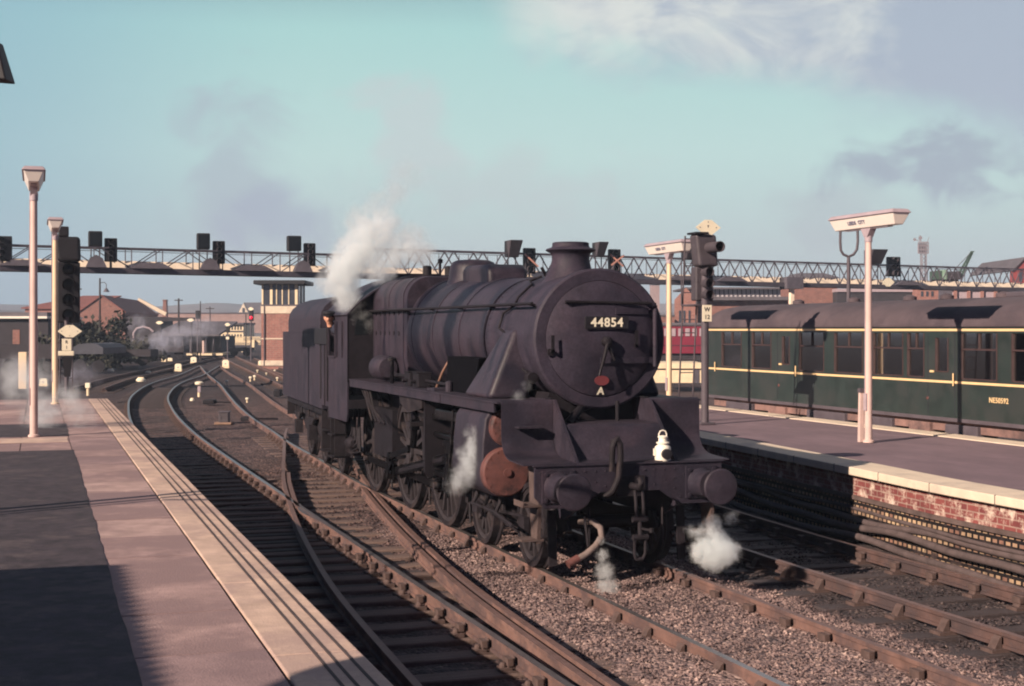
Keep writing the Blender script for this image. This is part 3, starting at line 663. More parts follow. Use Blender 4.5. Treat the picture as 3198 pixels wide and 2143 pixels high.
# dome and top feed
b = MB().lathe([(.50, 3.42), (.42, 3.50), (.385, 3.58), (.375, 3.68), (.36, 3.78), (.32, 3.845), (.25, 3.875), (.12, 3.885), (.0, 3.886)], (-5.15, .03, 0), 'z', 36)
b.build('dome', M['boiler'], ENG, smooth=60)
b = MB().prism([(-4.75, 3.45), (-4.75, 3.72), (-4.6, 3.765), (-3.55, 3.745), (-3.42, 3.68), (-3.38, 3.42)], 'y', -.27, .33); b.build('top_feed', M['boiler'], ENG, bevel=.07, seg=4, smooth=50)
for y in (-.17, .21):
    b = MB().lathe([(.10, 3.6), (.10, 3.70), (.075, 3.72), (.075, 3.86), (.05, 3.875), (.0, 3.88)], (-7.15, y, 0), 'z', 16); b.build('safety_valve', M['dark'], ENG, smooth=40)
MB().box(-7.35, -6.95, -.32, .36, 3.62, 3.69).build('safety_valve_base', M['dark'], ENG, bevel=.03)
b = MB().lathe([(.02, 3.6), (.02, 3.95), (.045, 3.96), (.045, 4.02), (.0, 4.04)], (-7.85, .25, 0), 'z', 12); b.build('whistle', M['steel'], ENG, smooth=40)
# smokebox door
b = MB().lathe([(.70, .055), (.69, .085), (.60, .125), (.42, .165), (.22, .19), (.0, .198)], (0, .05, BZ), 'x', 56)
DR = b.build('smokebox_door', M['front'], ENG, smooth=30)
def strap(z, y0, y1, nm='hinge_strap'):
    q = MB(); n = 10
    for i in range(n):
        ya, yb = y0 + (y1 - y0) * i / n, y0 + (y1 - y0) * (i + 1) / n
        def xx(y): d = min(.69, math.hypot(y - .05, z - BZ)); return lerp([(0, .2), (.22, .192), (.42, .168), (.6, .128), (.69, .09)], d)
        q.hull8([(xx(ya), ya, z - .035), (xx(ya) + .022, ya, z - .035), (xx(yb) + .022, yb, z - .035), (xx(yb), yb, z - .035)], [(xx(ya), ya, z + .035), (xx(ya) + .022, ya, z + .035), (xx(yb) + .022, yb, z + .035), (xx(yb), yb, z + .035)])
    return q.build(nm, M['front'], DR, fix=True)
strap(2.44, .0, .74); strap(3.03, .20, .66)
MB().tube([(.115, .745, 2.36), (.115, .745, 3.10)], .028, 10).build('hinge_pin', M['front'], DR, smooth=50)
hd = MB().lathe([(.06, .19), (.06, .27), (.03, .29)], (0, .07, 2.665), 'x', 16)
DH = hd.build('door_dart', M['dark'], DR, smooth=40)
MB().tube([(.265, .07, 2.665), (.285, .02, 2.50), (.295, -.03, 2.34)], [.028, .022, .018], 8).build('dart_handle', M['dark'], DR, smooth=50); MB().tube([(.2955, -.033, 2.335), (.299, -.055, 2.26)], [.019, .014], 8).build('handle_grip', M['steel'], DR, smooth=50)
MB().tube([(.245, .07, 2.665), (.255, .12, 2.53), (.26, .16, 2.44)], [.028, .022, .018], 8).build('dart_handle', M['dark'], DR, smooth=50)
hr = MB().tube([(.17, -.43, 3.135), (.17, .68, 3.125)], .019, 8)
for y in (-.40, .12, .62): hr.tube([(.09, y, 3.13), (.175, y, 3.13)], .022, 8)
hr.build('door_handrail', M['dark'], DR, smooth=50)
NP = MB().box(.205, .225, -.205, .355, 2.815, 2.965).build('number_plate', M['signal'], DR, bevel=.006)
rot = Matrix.Rotation(R(90), 4, 'Z') @ Matrix.Rotation(R(90), 4, 'X')
MB().text('44854', .150, Matrix.Translation((.227, .075, 2.889)) @ rot, .003, bold=.003, space=1.12).build('numeral', M['letter'], NP)
SP = MB().lathe([(1, .0), (1, .012)], (0, 0, 0), 'x', 28).xf(Matrix.Translation((.16, .03, 2.20)) @ Matrix.Diagonal((1, .092, .058, 1)))
SP.build('shed_plate', M['redplate'], DR, smooth=30)
MB().text('A', .125, Matrix.Translation((.120, .035, 2.07)) @ Matrix.Rotation(R(17), 4, 'Y') @ rot, .002, bold=.004).build('painted_letter', M['letter'], DR)
for y, z in ((-.60, 2.64), (.47, 2.70)):
    q = MB().box(.11, .20, y - .02, y + .02, z - .1, z - .07); q.box(.19, .20, y - .02, y + .02, z - .1, z + .10); q.box(.10, .13, y - .035, y + .035, z - .14, z - .06); q.build('lamp_bracket', M['dark'], DR)
# boiler handrails and pipes
def hside(s):
    q = MB(); y0, y1 = .05 + s * .80, .02 + s * .955
    q.tube([(-.12, y0 - s * .0, 3.12), (-2.0, y0 - s * .005, 3.12), (-6.0, y1, 3.12), (-8.1, y1, 3.12)], .02, 8)
    for x in (-.3, -1.9, -3.2, -4.5, -5.8, -7.3):
        yy = lerp([(-8.1, y1), (-6, y1), (-2, y0), (-.12, y0)], x); q.tube([(x, yy - s * .1, 3.10), (x, yy, 3.12)], .017, 6)
    q.build('boiler_handrail', M['dark'], ENG, smooth=50)
sidepair(hside)
def hug(x, ang, d=.03): r = (taper(x) if x < -2.02 else .80) + d; zc = BZ + (r - d - .795) * .55 if x < -2.02 else BZ; return (x, .04 - r * math.sin(ang), zc + r * math.cos(ang))
pp = [hug(-1.30, .30), hug(-1.35, .5), hug(-1.02, .62), hug(-1.05, .9), hug(-.98, 1.05), hug(-1.30, 1.18), hug(-1.32, 1.42), hug(-1.0, 1.5), hug(-.82, 1.75), hug(-.70, 2.0), hug(-.45, 2.15)]
MB().tube(pp, .016, 6).build('lubricator_pipe', M['dark'], ENG, smooth=60)
MB().tube([hug(-.42, 2.15, .06), hug(-.30, 2.16, .06)], .07, 10).build('lubricator_elbow', M['dark'], ENG, smooth=50)
MB().tube([hug(-1.32, .22, .0), hug(-1.30, .27, .14)], .022, 8).build('snifting_valve', M['steel'], ENG, smooth=50)
# sloping steam pipe casings and saddle
def spipe(s):
    q = MB(); top = [(-1.12, .05 + s * .60, 2.84), (-.72, .05 + s * .60, 2.84), (-.72, .05 + s * .83, 2.82), (-1.12, .05 + s * .83, 2.82)]
    bot = [(-1.75, s * .62, 1.96), (-.55, s * .62, 1.96), (-.60, s * 1.16, 1.96), (-1.70, s * 1.16, 1.96)]
    q.hull8(bot, top); q.build('steam_pipe_casing', M['boiler'], ENG, bevel=.07, seg=3, smooth=50, fix=True)
sidepair(spipe)
b = MB().prism([(-.62, 1.3), (.62, 1.3), (.62, 1.75), (.5, 2.05), (.3, 2.0), (-.3, 2.0), (-.5, 2.05), (-.62, 1.75)], 'x', -1.8, -.2); b.build('saddle', M['dark'], ENG)
def sup(s):
    q = MB().prism([(s * .45, 1.95), (s * 1.0, 1.95), (s * .70, 2.28), (s * .50, 2.28)], 'x', -3.05, -2.98); q.build('boiler_support', M['black'], ENG)
sidepair(sup)
# running plate
def rplate(s):
    q = MB(); y0, y1 = (-1.30, -.60) if s < 0 else (.60, 1.30)
    q.box(-8.12, .22, y0, y1, 1.945, 1.965); yv = -1.285 if s < 0 else 1.265
    q.box(-8.12, -2.32, yv, yv + .02, 1.835, 1.945); q.box(-2.28, .05, yv, yv + .02, 1.835, 1.945)
    o = q.build('running_plate', M['black'], ENG)
    bl = MB(); x = -7.9
    while x < 0: bl.lathe([(.01, 0), (.01, .006)], (x, yv - .001 if s < 0 else yv + .021, 1.89), 'y', 6); x += .32
    bl.build('rivet', M['black'], o)
sidepair(rplate)
MB().box(-8.0, -1.9, -.6, .6, 1.45, 1.9).build('boiler_cradle', M['dark'], ENG)
MB().prism([(-3.05, 1.967), (-1.78, 1.967), (-1.45, 2.44), (-2.95, 2.44)], 'y', -1.0, -.66).build('shadow_block', M['shadow_black'], ENG)  # added black block standing in for a shadow on the boiler side
# bits standing on the running plate
for (x, y, h, w) in ((-4.25, -1.02, .20, .16), (-4.75, -1.02, .20, .16)):
    q = MB().box(x - w, x + w, y - .10, y + .10, 1.965, 1.965 + h); q.box(x - w + .02, x + w - .02, y - .12, y + .12, 1.965 + h, 1.985 + h); q.tube([(x, y - .1, 2.05), (x, y - .18, 2.05)], .03, 8); q.build('lubricator', M['dark'], ENG, bevel=.01)
MB().lathe([(.19, -6.95), (.20, -6.93), (.20, -6.45), (.15, -6.38), (.0, -6.37)], (0, -1.02, 2.19), 'x', 24).build('ejector_drum', M['black'], ENG, smooth=40)
q = MB().tube([(-5.7, -1.12, 1.97), (-5.7, -1.12, 2.32)], .03, 8); q.lathe([(.07, 2.32), (.07, 2.36), (.03, 2.38)], (-5.7, -1.12, 0), 'z', 12); q.build('sand_filler', M['steel'], ENG, smooth=40)
q = MB().tube([(-6.3, -1.0, 2.12), (-4.9, -1.0, 2.08), (-3.0, -1.0, 2.05)], .022, 6); q.build('reversing_rod', M['dark'], ENG)
q = MB().tube([(-3.55, -1.0, 1.97), (-3.4, -.95, 2.2), (-3.35, -.85, 2.4)], .02, 8); q.build('pipe', M['copper'], ENG, smooth=50)
q = MB().tube([(-6.35, -.98, 2.08), (-5.2, -1.0, 2.10), (-4.3, -.95, 2.02), (-3.2, -.9, 2.02)], .028, 8); q.build('pipe', M['dark'], ENG, smooth=50)
q = MB().box(-3.3, -2.9, -1.2, -.8, 1.965, 2.0); q.lathe([(.05, 1.965), (.05, 2.10), (.0, 2.12)], (-2.7, -1.05, 0), 'z', 10); q.build('oil_box', M['black'], ENG)
# cab
CX0, CX1 = -8.12, -9.82
def cabprof():
    """outline of cab front seen along the engine: sides then arched roof"""
    pts = [(-1.32, 1.9), (-1.32, 3.04)]
    for k in range(1, 12): w = k / 12; pts.append((-1.32 + 2.64 * w, 3.04 + .70 * math.sin(math.pi * w) ** .8))
    return pts + [(1.32, 3.04), (1.32, 1.9)]
cp_ = cabprof()
CAB = MB().prism(cp_, 'x', CX0, CX0 - .02).build('cab', M['dark'], ENG)  # front plate coloured dark for the steam's shadow and the dirt on it
def cabside(s):
    y0, y1 = (-1.325, -1.30) if s < 0 else (1.30, 1.325); q = MB(); wz0, wz1, wx0, wx1 = 2.32, 2.95, -9.72, -9.12
    q.box(CX1, CX0, y0, y1, 1.34, wz0); q.box(CX1, CX0, y0, y1, wz1, 3.05); q.box(wx1, CX0, y0, y1, wz0, wz1); q.box(CX1, wx0, y0, y1, wz0, wz1)
    q.prism([(CX1 + .08, 1.22), (CX0 - .08, 1.22), (CX0, 1.34), (CX1, 1.34)], 'y', y0, y1)
    sd = q.build('cab_side', M['black'], CAB)
    yy = y0 - .012 if s < 0 else y1 + .012
    for a in ((wx0, wz0, wx1, wz0), (wx0, wz1, wx1, wz1), (wx0, wz0, wx0, wz1), (wx1, wz0, wx1, wz1), (-8.98, wz0, -8.98, wz1), (-8.50, wz0, -8.50, wz1)): MB().beam((a[0], yy, a[1]), (a[2], yy, a[3]), .03, .03).build('window_beading', M['black'], CAB)
    hh = MB().tube([(CX1 - .03, yy, 1.5), (CX1 - .03, yy, 2.85)], .018, 8); hh.build('grab_rail', M['dark'], CAB, smooth=50)
sidepair(cabside)
rf = MB(); rp = [(y * 1.03, z + .02) for y, z in cp_[1:-1]]; n = len(rp)
for x in (-8.02, -10.15): rf.v += [(x, y, z) for y, z in rp]
for i in range(n - 1): rf.f.append((i, i + 1, n + i + 1, n + i))
rf.m = [0] * len(rf.f); o = rf.build('cab_roof', M['black'], CAB, smooth=40); thick(o, .025)
MB().box(-9.6, -8.6, -.45, .45, 3.74, 3.80).build('roof_ventilator', M['black'], CAB, bevel=.01)
MB().box(CX1, CX0, -1.3, 1.3, 1.45, 1.6).build('cab_floor', M['dark'], CAB)
b = MB(); b.lathe([(.02, -.02), (.30, -.02), (.30, .02), (.02, .02)], (-8.1, -.0, 2.7), 'x', 16); b.box(-8.35, -8.14, -.8, .8, 1.6, 3.3); b.build('backhead', M['dark'], CAB)
# spectacle window in cab front
MB().prism([(-1.20, 2.72), (-.98, 2.72), (-.93, 3.10), (-1.16, 3.10)], 'x', CX0 + .002, CX0 + .008).build('spectacle_glass', M['lens'], CAB)
sh = MB().box(-11.15, -9.93, -1.335, -1.315, 2.53, 2.83); sh.build('dark_opening_panel', M['signal'], CAB, bevel=.01)  # dark panel put in for the dark opening between cab and tender
gd = MB().box(-10.62, -9.93, -1.30, -1.275, 1.40, 2.52); gd.build('gangway_door', M['black'], CAB)
MB().tube([(-10.25, -1.31, 1.4), (-10.25, -1.31, 2.6)], .012, 6).build('grab_rail', M['dark'], CAB)
def csteps(s):
    q = MB().box(-9.75, -9.35, s * 1.2 - .15, s * 1.2 + .12, .50, .53); q.box(-9.75, -9.35, s * 1.2 - .15, s * 1.2 + .12, .90, .93); q.box(-9.75, -9.72, s * 1.2 - .1, s * 1.2 + .1, .5, 1.45); q.box(-9.38, -9.35, s * 1.2 - .1, s * 1.2 + .1, .5, 1.45); q.build('cab_step', M['under'], CAB)
sidepair(csteps)
# frames, drop plates, platform over the bogie
def frames(s):
    y = s * .605; q = MB()
    q.prism([(-9.8, .75), (-9.8, 1.5), (-8, 1.88), (.2, 1.985), (.28, 1.985), (1.04, 1.30), (1.04, .80), (.6, .62), (-2.0, .62), (-2.2, .75)], 'y', y - .018, y + .018); q.build('frame_plate', M['black'], ENG)
sidepair(frames)
def drop(s):
    y0, y1 = (-1.26, -.63) if s < 0 else (.63, 1.26)
    pr = [(.20, 1.975), (.232, 1.97), (.25, 1.955), (.255, 1.93), (.256, 1.62), (.258, 1.58), (.27, 1.51), (.30, 1.445), (.35, 1.39), (.42, 1.35), (.50, 1.326), (.58, 1.315), (.64, 1.311), (1.06, 1.297)]; q = MB(); n = len(pr)
    for y in (y0, y1): q.v += [(x, y, z) for x, z in pr]
    for i in range(n - 1): q.f.append((i, n + i, n + i + 1, i + 1))
    q.m = [0] * len(q.f); o = q.build('drop_plate', M['black'], ENG, smooth=50); thick(o, .014)
    if s < 0: MB().box(.25, .42, y0 + .16, y1 - .16, 1.665, 1.685).build('front_step', M['black'], o)
sidepair(drop)
for s_ in (-1, 1):
    q = MB(); y = s_ * .605 + (-.019 if s_ < 0 else .019)
    for k in range(9): f = k / 8; q.lathe([(.009, -.003), (.006, .006 if s_ > 0 else -.006)], (.30 + .70 * f, y, 1.93 - .60 * f), 'y', 6)
    q.box(.02, .18, s_ * .605 - .03, s_ * .605 + .03, 1.985, 2.0); q.build('frame_bolt', M['dark'], ENG)
pr = [(-.1, 1.70), (.52, 1.70), (.55, 1.695), (.575, 1.68), (.592, 1.66), (.61, 1.63), (.775, 1.36), (.79, 1.335), (.81, 1.318), (.84, 1.307), (.88, 1.303), (1.06, 1.297)]
q = MB(); n = len(pr)
for y in (-.585, .585): q.v += [(x, y, z) for x, z in pr]
for i in range(n - 1): q.f.append((i, n + i, n + i + 1, i + 1))
q.m = [0] * len(q.f); o = q.build('front_platform', M['black'], ENG, smooth=60); thick(o, .014)
MB().tube([(.12, .25, 1.7), (.12, .25, 1.95)], .025, 8).build('pipe', M['dark'], ENG); MB().tube([(.3, -.45, 1.71), (.05, -.2, 1.86), (-.1, .0, 1.9)], .05, 8).build('pipe', M['dark'], ENG, smooth=50)
q = MB()
for y in (-.45, -.15, .15, .45): q.lathe([(.02, 0), (.02, .012)], (.45, y, 1.705), 'z', 8)
q.build('bolt', M['dark'], o)
# buffer beam with bolts, buffers
bp = [(-1.14, 1.29), (-1.14, .95), (-1.02, .82), (-.62, .82), (-.48, .90), (-.36, .985), (.36, .985), (.48, .90), (.62, .82), (1.02, .82), (1.14, .95), (1.14, 1.29)]
q = MB().prism(bp, 'x', 1.06, 1.10)
for s in (-1, 1):
    for (y, z) in ((.30, 1.22), (.30, 1.05), (.42, 1.22), (.42, 1.1), (.55, 1.22), (.55, 1.12), (.55, 1.0), (.62, .9), (1.08, 1.22), (1.08, 1.08), (.70, 1.24), (.96, 1.24), (.18, 1.22), (.06, 1.24), (.66, 1.16), (1.06, .95), (.74, .88)): q.lathe([(.011, 0), (.011, .007), (.004, .010)], (1.10, s * y, z), 'x', 7)
BB = q.build('buffer_beam', M['black'], ENG)
MB().box(1.0, 1.12, -1.16, 1.16, 1.288, 1.302).build('beam_top_plate', M['black'], ENG)
def buffer(s):
    c = (0, s * .872, 1.055)
    q = MB().box(1.10, 1.125, c[1] - .19, c[1] + .19, c[2] - .17, c[2] + .19); q.lathe([(.175, 1.12), (.155, 1.16), (.150, 1.38), (.16, 1.39), (.16, 1.42)], c, 'x', 28)
    for a in (-.15, .15):
        for e in (-.13, .15): q.lathe([(.02, 1.125), (.02, 1.145)], (0, c[1] + a, c[2] + e), 'x', 6)
    bo = q.build('buffer', M['black'], ENG, smooth=35); h = MB().lathe([(.10, 1.42), (.10, 1.56), (.14, 1.585), (.198, 1.60), (.205, 1.615), (.19, 1.632), (.10, 1.645), (.0, 1.65)], c, 'x', 36); h.build('buffer_head', M['black'], bo, smooth=35)
sidepair(buffer)
# drawhook and screw coupling
q = MB().box(1.10, 1.125, -.17, .17, .93, 1.16)
q.tube([(1.1, 0, 1.05), (1.30, 0, 1.05), (1.38, 0, 1.06), (1.41, 0, 1.10), (1.38, 0, 1.15), (1.33, 0, 1.14)], [.04, .04, .042, .035, .028, .015], 8); q.build('drawhook', M['under'], ENG, smooth=50)
q = MB()
for y in (-.045, .045): q.tube([(1.34, y, 1.02), (1.37, y, .86), (1.37, y, .72)], .02, 8)
q.lathe([(.035, -.09), (.035, .09)], (1.37, 0, .70), 'y', 10); q.tube([(1.37, 0, .70), (1.385, 0, .50)], .028, 8); q.lathe([(.035, -.09), (.035, .09)], (1.385, 0, .50), 'y', 10)
for y in (-.065, .065): q.tube([(1.385, y, .50), (1.375, y, .32), (1.36, y * .6, .255)], .02, 8)
q.tube([(1.36, -.04, .255), (1.36, .04, .255)], .022, 8); q.tube([(1.385, .0, .6), (1.46, .10, .58)], .014, 6); q.lathe([(.028, 0), (.028, .05)], (1.46, .10, .56), 'z', 8)
q.build('screw_coupling', M['under'], ENG, smooth=50)
q = MB().tube([(1.11, -.31, .93), (1.17, -.24, 1.00), (1.19, -.175, 1.15), (1.19, -.155, 1.39), (1.19, -.165, 1.52), (1.19, -.20, 1.585), (1.19, -.235, 1.56), (1.18, -.25, 1.48), (1.17, -.255, 1.22)], [.034, .036, .037, .037, .04, .042, .04, .036, .03], 12); q.build('vacuum_pipe', M['under'], ENG, smooth=60)
q = MB().tube([(.95, -.56, .64), (1.12, -.46, .66), (1.19, -.40, .60), (1.20, -.385, .50), (1.20, -.46, .40), (1.20, -.58, .31), (1.20, -.74, .235)], [.03, .035, .037, .038, .038, .038, .038], 12); q.build('steam_heating_hose', M['hose'], ENG, smooth=60)
q = MB().tube([(1.19, -.66, .27), (1.2, -.79, .21)], .05, 10); q.tube([(1.2, -.72, .25), (1.2, -.70, .16)], .02, 6); q.build('hose_coupling', M['primer'], ENG, smooth=50)
MB().tube([(1.12, -.56, .72), (1.14, -.545, .55), (1.15, -.53, .40), (1.10, -.5, .3)], .016, 6).build('chain', M['under'], ENG)
# step hangers, guard irons
def hang(s):
    q = MB().prism([(.70, 1.27), (1.055, 1.27), (1.055, 1.0), (1.02, .62), (.99, .42), (.80, .42)], 'y', s * 1.06 - .02, s * 1.06 + .02); q.box(.72, 1.05, s * 1.10 - .16, s * 1.10 + .10, .835, .86); q.box(.74, 1.0, s * 1.10 - .16, s * 1.10 + .10, .45, .475); q.box(.72, 1.05, s * 1.10 - .16 if s < 0 else s * 1.1 + .09, s * 1.10 - .15 if s < 0 else s * 1.1 + .1, .86, .90); q.build('step_hanger', M['steppl'], ENG)
    g = MB().beam((.70, s * .80, .75), (.74, s * .80, .12), .10, .03); g.beam((.68, s * .80, .35), (.2, s * .8, .5), .05, .03); g.build('guard_iron', M['under'], ENG)
    MB().tube([(.98, s * .45, .8), (.98, s * .45, .35)], .014, 6).build('drain_pipe', M['under'], ENG)
sidepair(hang)
# cylinders
def cyl(s):
    c1 = (0, s * 1.03, 1.10); c2 = (0, s * .985, 1.635); q = MB()
    prof = [(.60, 1.85), (1.18, 1.85), (1.26, 1.74), (1.295, 1.45), (1.31, 1.10), (1.27, .92), (1.16, .81), (1.03, .78), (.88, .82), (.60, .9)]
    q.prism([(s * y, z) for y, z in prof], 'x', -1.62, -.36); cy = q.build('cylinder', M['black'], ENG, bevel=.02, seg=2, smooth=40)
    q = MB().lathe([(.295, -.37), (.295, -.27), (.275, -.245), (.10, -.225), (.0, -.22)], c1, 'x', 32)
    for k in range(14): w = 6.283 * k / 14; q.lathe([(.010, -.26), (.010, -.235)], (0, c1[1] + .262 * math.sin(w), c1[2] + .262 * math.cos(w)), 'x', 6)
    q.lathe([(.05, -.22), (.05, -.20)], c1, 'x', 10)
    q.build('cylinder_cover', M['primer'], cy, smooth=35)
    q = MB().lathe([(.235, -.37), (.235, -.28), (.215, -.255), (.10, -.24), (.085, -.20), (.085, -.12), (.06, -.10), (.0, -.098)], c2, 'x', 28)
    for k in range(10): w = 6.283 * k / 10; q.lathe([(.010, -.27), (.010, -.242)], (0, c2[1] + .20 * math.sin(w), c2[2] + .20 * math.cos(w)), 'x', 6)
    q.build('valve_cover', M['primer'], cy, smooth=35)
    q = MB().lathe([(.27, -1.70), (.27, -1.62)], c1, 'x', 24); q.lathe([(.09, -1.86), (.09, -1.7)], c1, 'x', 14); q.lathe([(.20, -1.68), (.20, -1.62)], c2, 'x', 20); q.build('rear_cover', M['under'], cy, smooth=35)
    q = MB()
    for x in (-1.45, -1.0, -.5): q.tube([(x, s * 1.03, .80), (x, s * 1.03, .70), (x + .05, s * 1.1, .60)], .025, 8)
    q.tube([(-1.45, s * 1.1, .60), (-.5, s * 1.1, .60), (.2, s * 1.1, .52)], .022, 8); q.tube([(-1.0, s * 1.08, .62), (.1, s * 1.0, .44)], .02, 6); q.build('drain_cock', M['under'], cy, smooth=50)
sidepair(cyl)
# wheels
def spoked(r, nsp, s, hub, weight=None):
    """wheel about its own axle; s is the outer side"""
    yo = s * .815; yi = s * .68; t = .07; b = MB()
    b.lathe([(r - t - .055, yi), (r - t, yi), (r - t, yo - s * .01), (r - t - .055, yo - s * .02), (r - t - .055, yi)], (0, 0, 0), 'y', 56, caps=False)
    b.lathe([(.03, s * .64), (hub, s * .64), (hub, s * .825), (.03, s * .835)], (0, 0, 0), 'y', 24); b.lathe([(.0, s * .84), (.06, s * .84), (.06, s * .80)], (0, 0, 0), 'y', 16)
    for k in range(nsp):
        w = 6.283 * k / nsp; d = Vector((math.cos(w), 0, math.sin(w))); e = Vector((-math.sin(w), 0, math.cos(w))); a0, a1 = hub - .02, r - t - .03
        for_ = [(a0, .042, .035), (a1, .028, .022)]; vs = []
        for (a, hw, hy) in for_:
            for (sx, sy) in ((-1, -1), (1, -1), (1, 1), (-1, 1)): p = d * a + e * hw * sx; vs.append((p.x, s * .745 + sy * hy, p.z))
        b.add(vs, [(0, 1, 5, 4), (1, 2, 6, 5), (2, 3, 7, 6), (3, 0, 4, 7)])
    if weight is not None:
        w0, hw = weight; arc = [(math.cos(w0 + hw * (2 * i / 10 - 1)) * (r - t - .04), math.sin(w0 + hw * (2 * i / 10 - 1)) * (r - t - .04)) for i in range(11)]; b.prism(arc, 'y', s * .70, s * .80)
    ty = MB().lathe([(r - t, s * .68), (r + .03, s * .68), (r + .028, s * .705), (r + .004, s * .725), (r - .004, s * .815), (r - t, s * .82), (r - t, s * .68)], (0, 0, 0), 'y', 64, caps=False)
    return b, ty
def wheel(x, r, nsp, s, hub, nm, weight=None, crank=None):
    b, ty = spoked(r, nsp, s, hub, weight)
    if crank is not None:
        cx, cz = .33 * math.cos(crank), .33 * math.sin(crank); b.beam((0, s * .80, 0), (cx, s * .80, cz), .07, .20); b.lathe([(.10, s * .78), (.10, s * .85), (.055, s * .86), (.055, s * 1.0)], (cx, 0, cz), 'y', 16)
    w = b.build(nm, M['wheel'], ENG, smooth=40); w.location = (x, 0, r); t = ty.build('tyre', M['under'], w, smooth=35); return w
DRV = (-3.71, -5.84, -8.28); CK = R(-88)
for s in (-1, 1):
    for x in (0, -1.905): wheel(x, .502, 12, s, .13, 'bogie_wheel')
    for x in DRV: wheel(x, .914, 19, s, .19, 'driving_wheel', (CK + math.pi, .55 if x != DRV[1] else .75), CK)
for x, r in [(0, .502), (-1.905, .502)] + [(x, .914) for x in DRV]: MB().lathe([(.08, -.68), (.08, .68)], (x, 0, r), 'y', 14).build('axle', M['dark'], ENG)
def bogie(s):
    q = MB().prism([(-2.55, .50), (-2.4, .68), (-1.2, .60), (-.7, .60), (.5, .68), (.65, .50), (.4, .42), (-.5, .36), (-1.4, .36), (-2.3, .42)], 'y', s * .55 - .02, s * .55 + .02); q.build('bogie_frame', M['under'], ENG)
    q = MB()
    for i in range(5): q.box(-1.45 + i * .03, -.45 - i * .03, s * .62, s * .66, .30 + i * .02, .32 + i * .02)
    q.tube([(-1.9, s * .9, .60), (-1.0, s * .92, .55), (0, s * .9, .60)], .022, 6)
    for x in (0, -1.905): q.box(x - .11, x + .11, s * .86, s * .93, .42, .60)
    q.build('bogie_spring', M['under'], ENG)
sidepair(bogie)
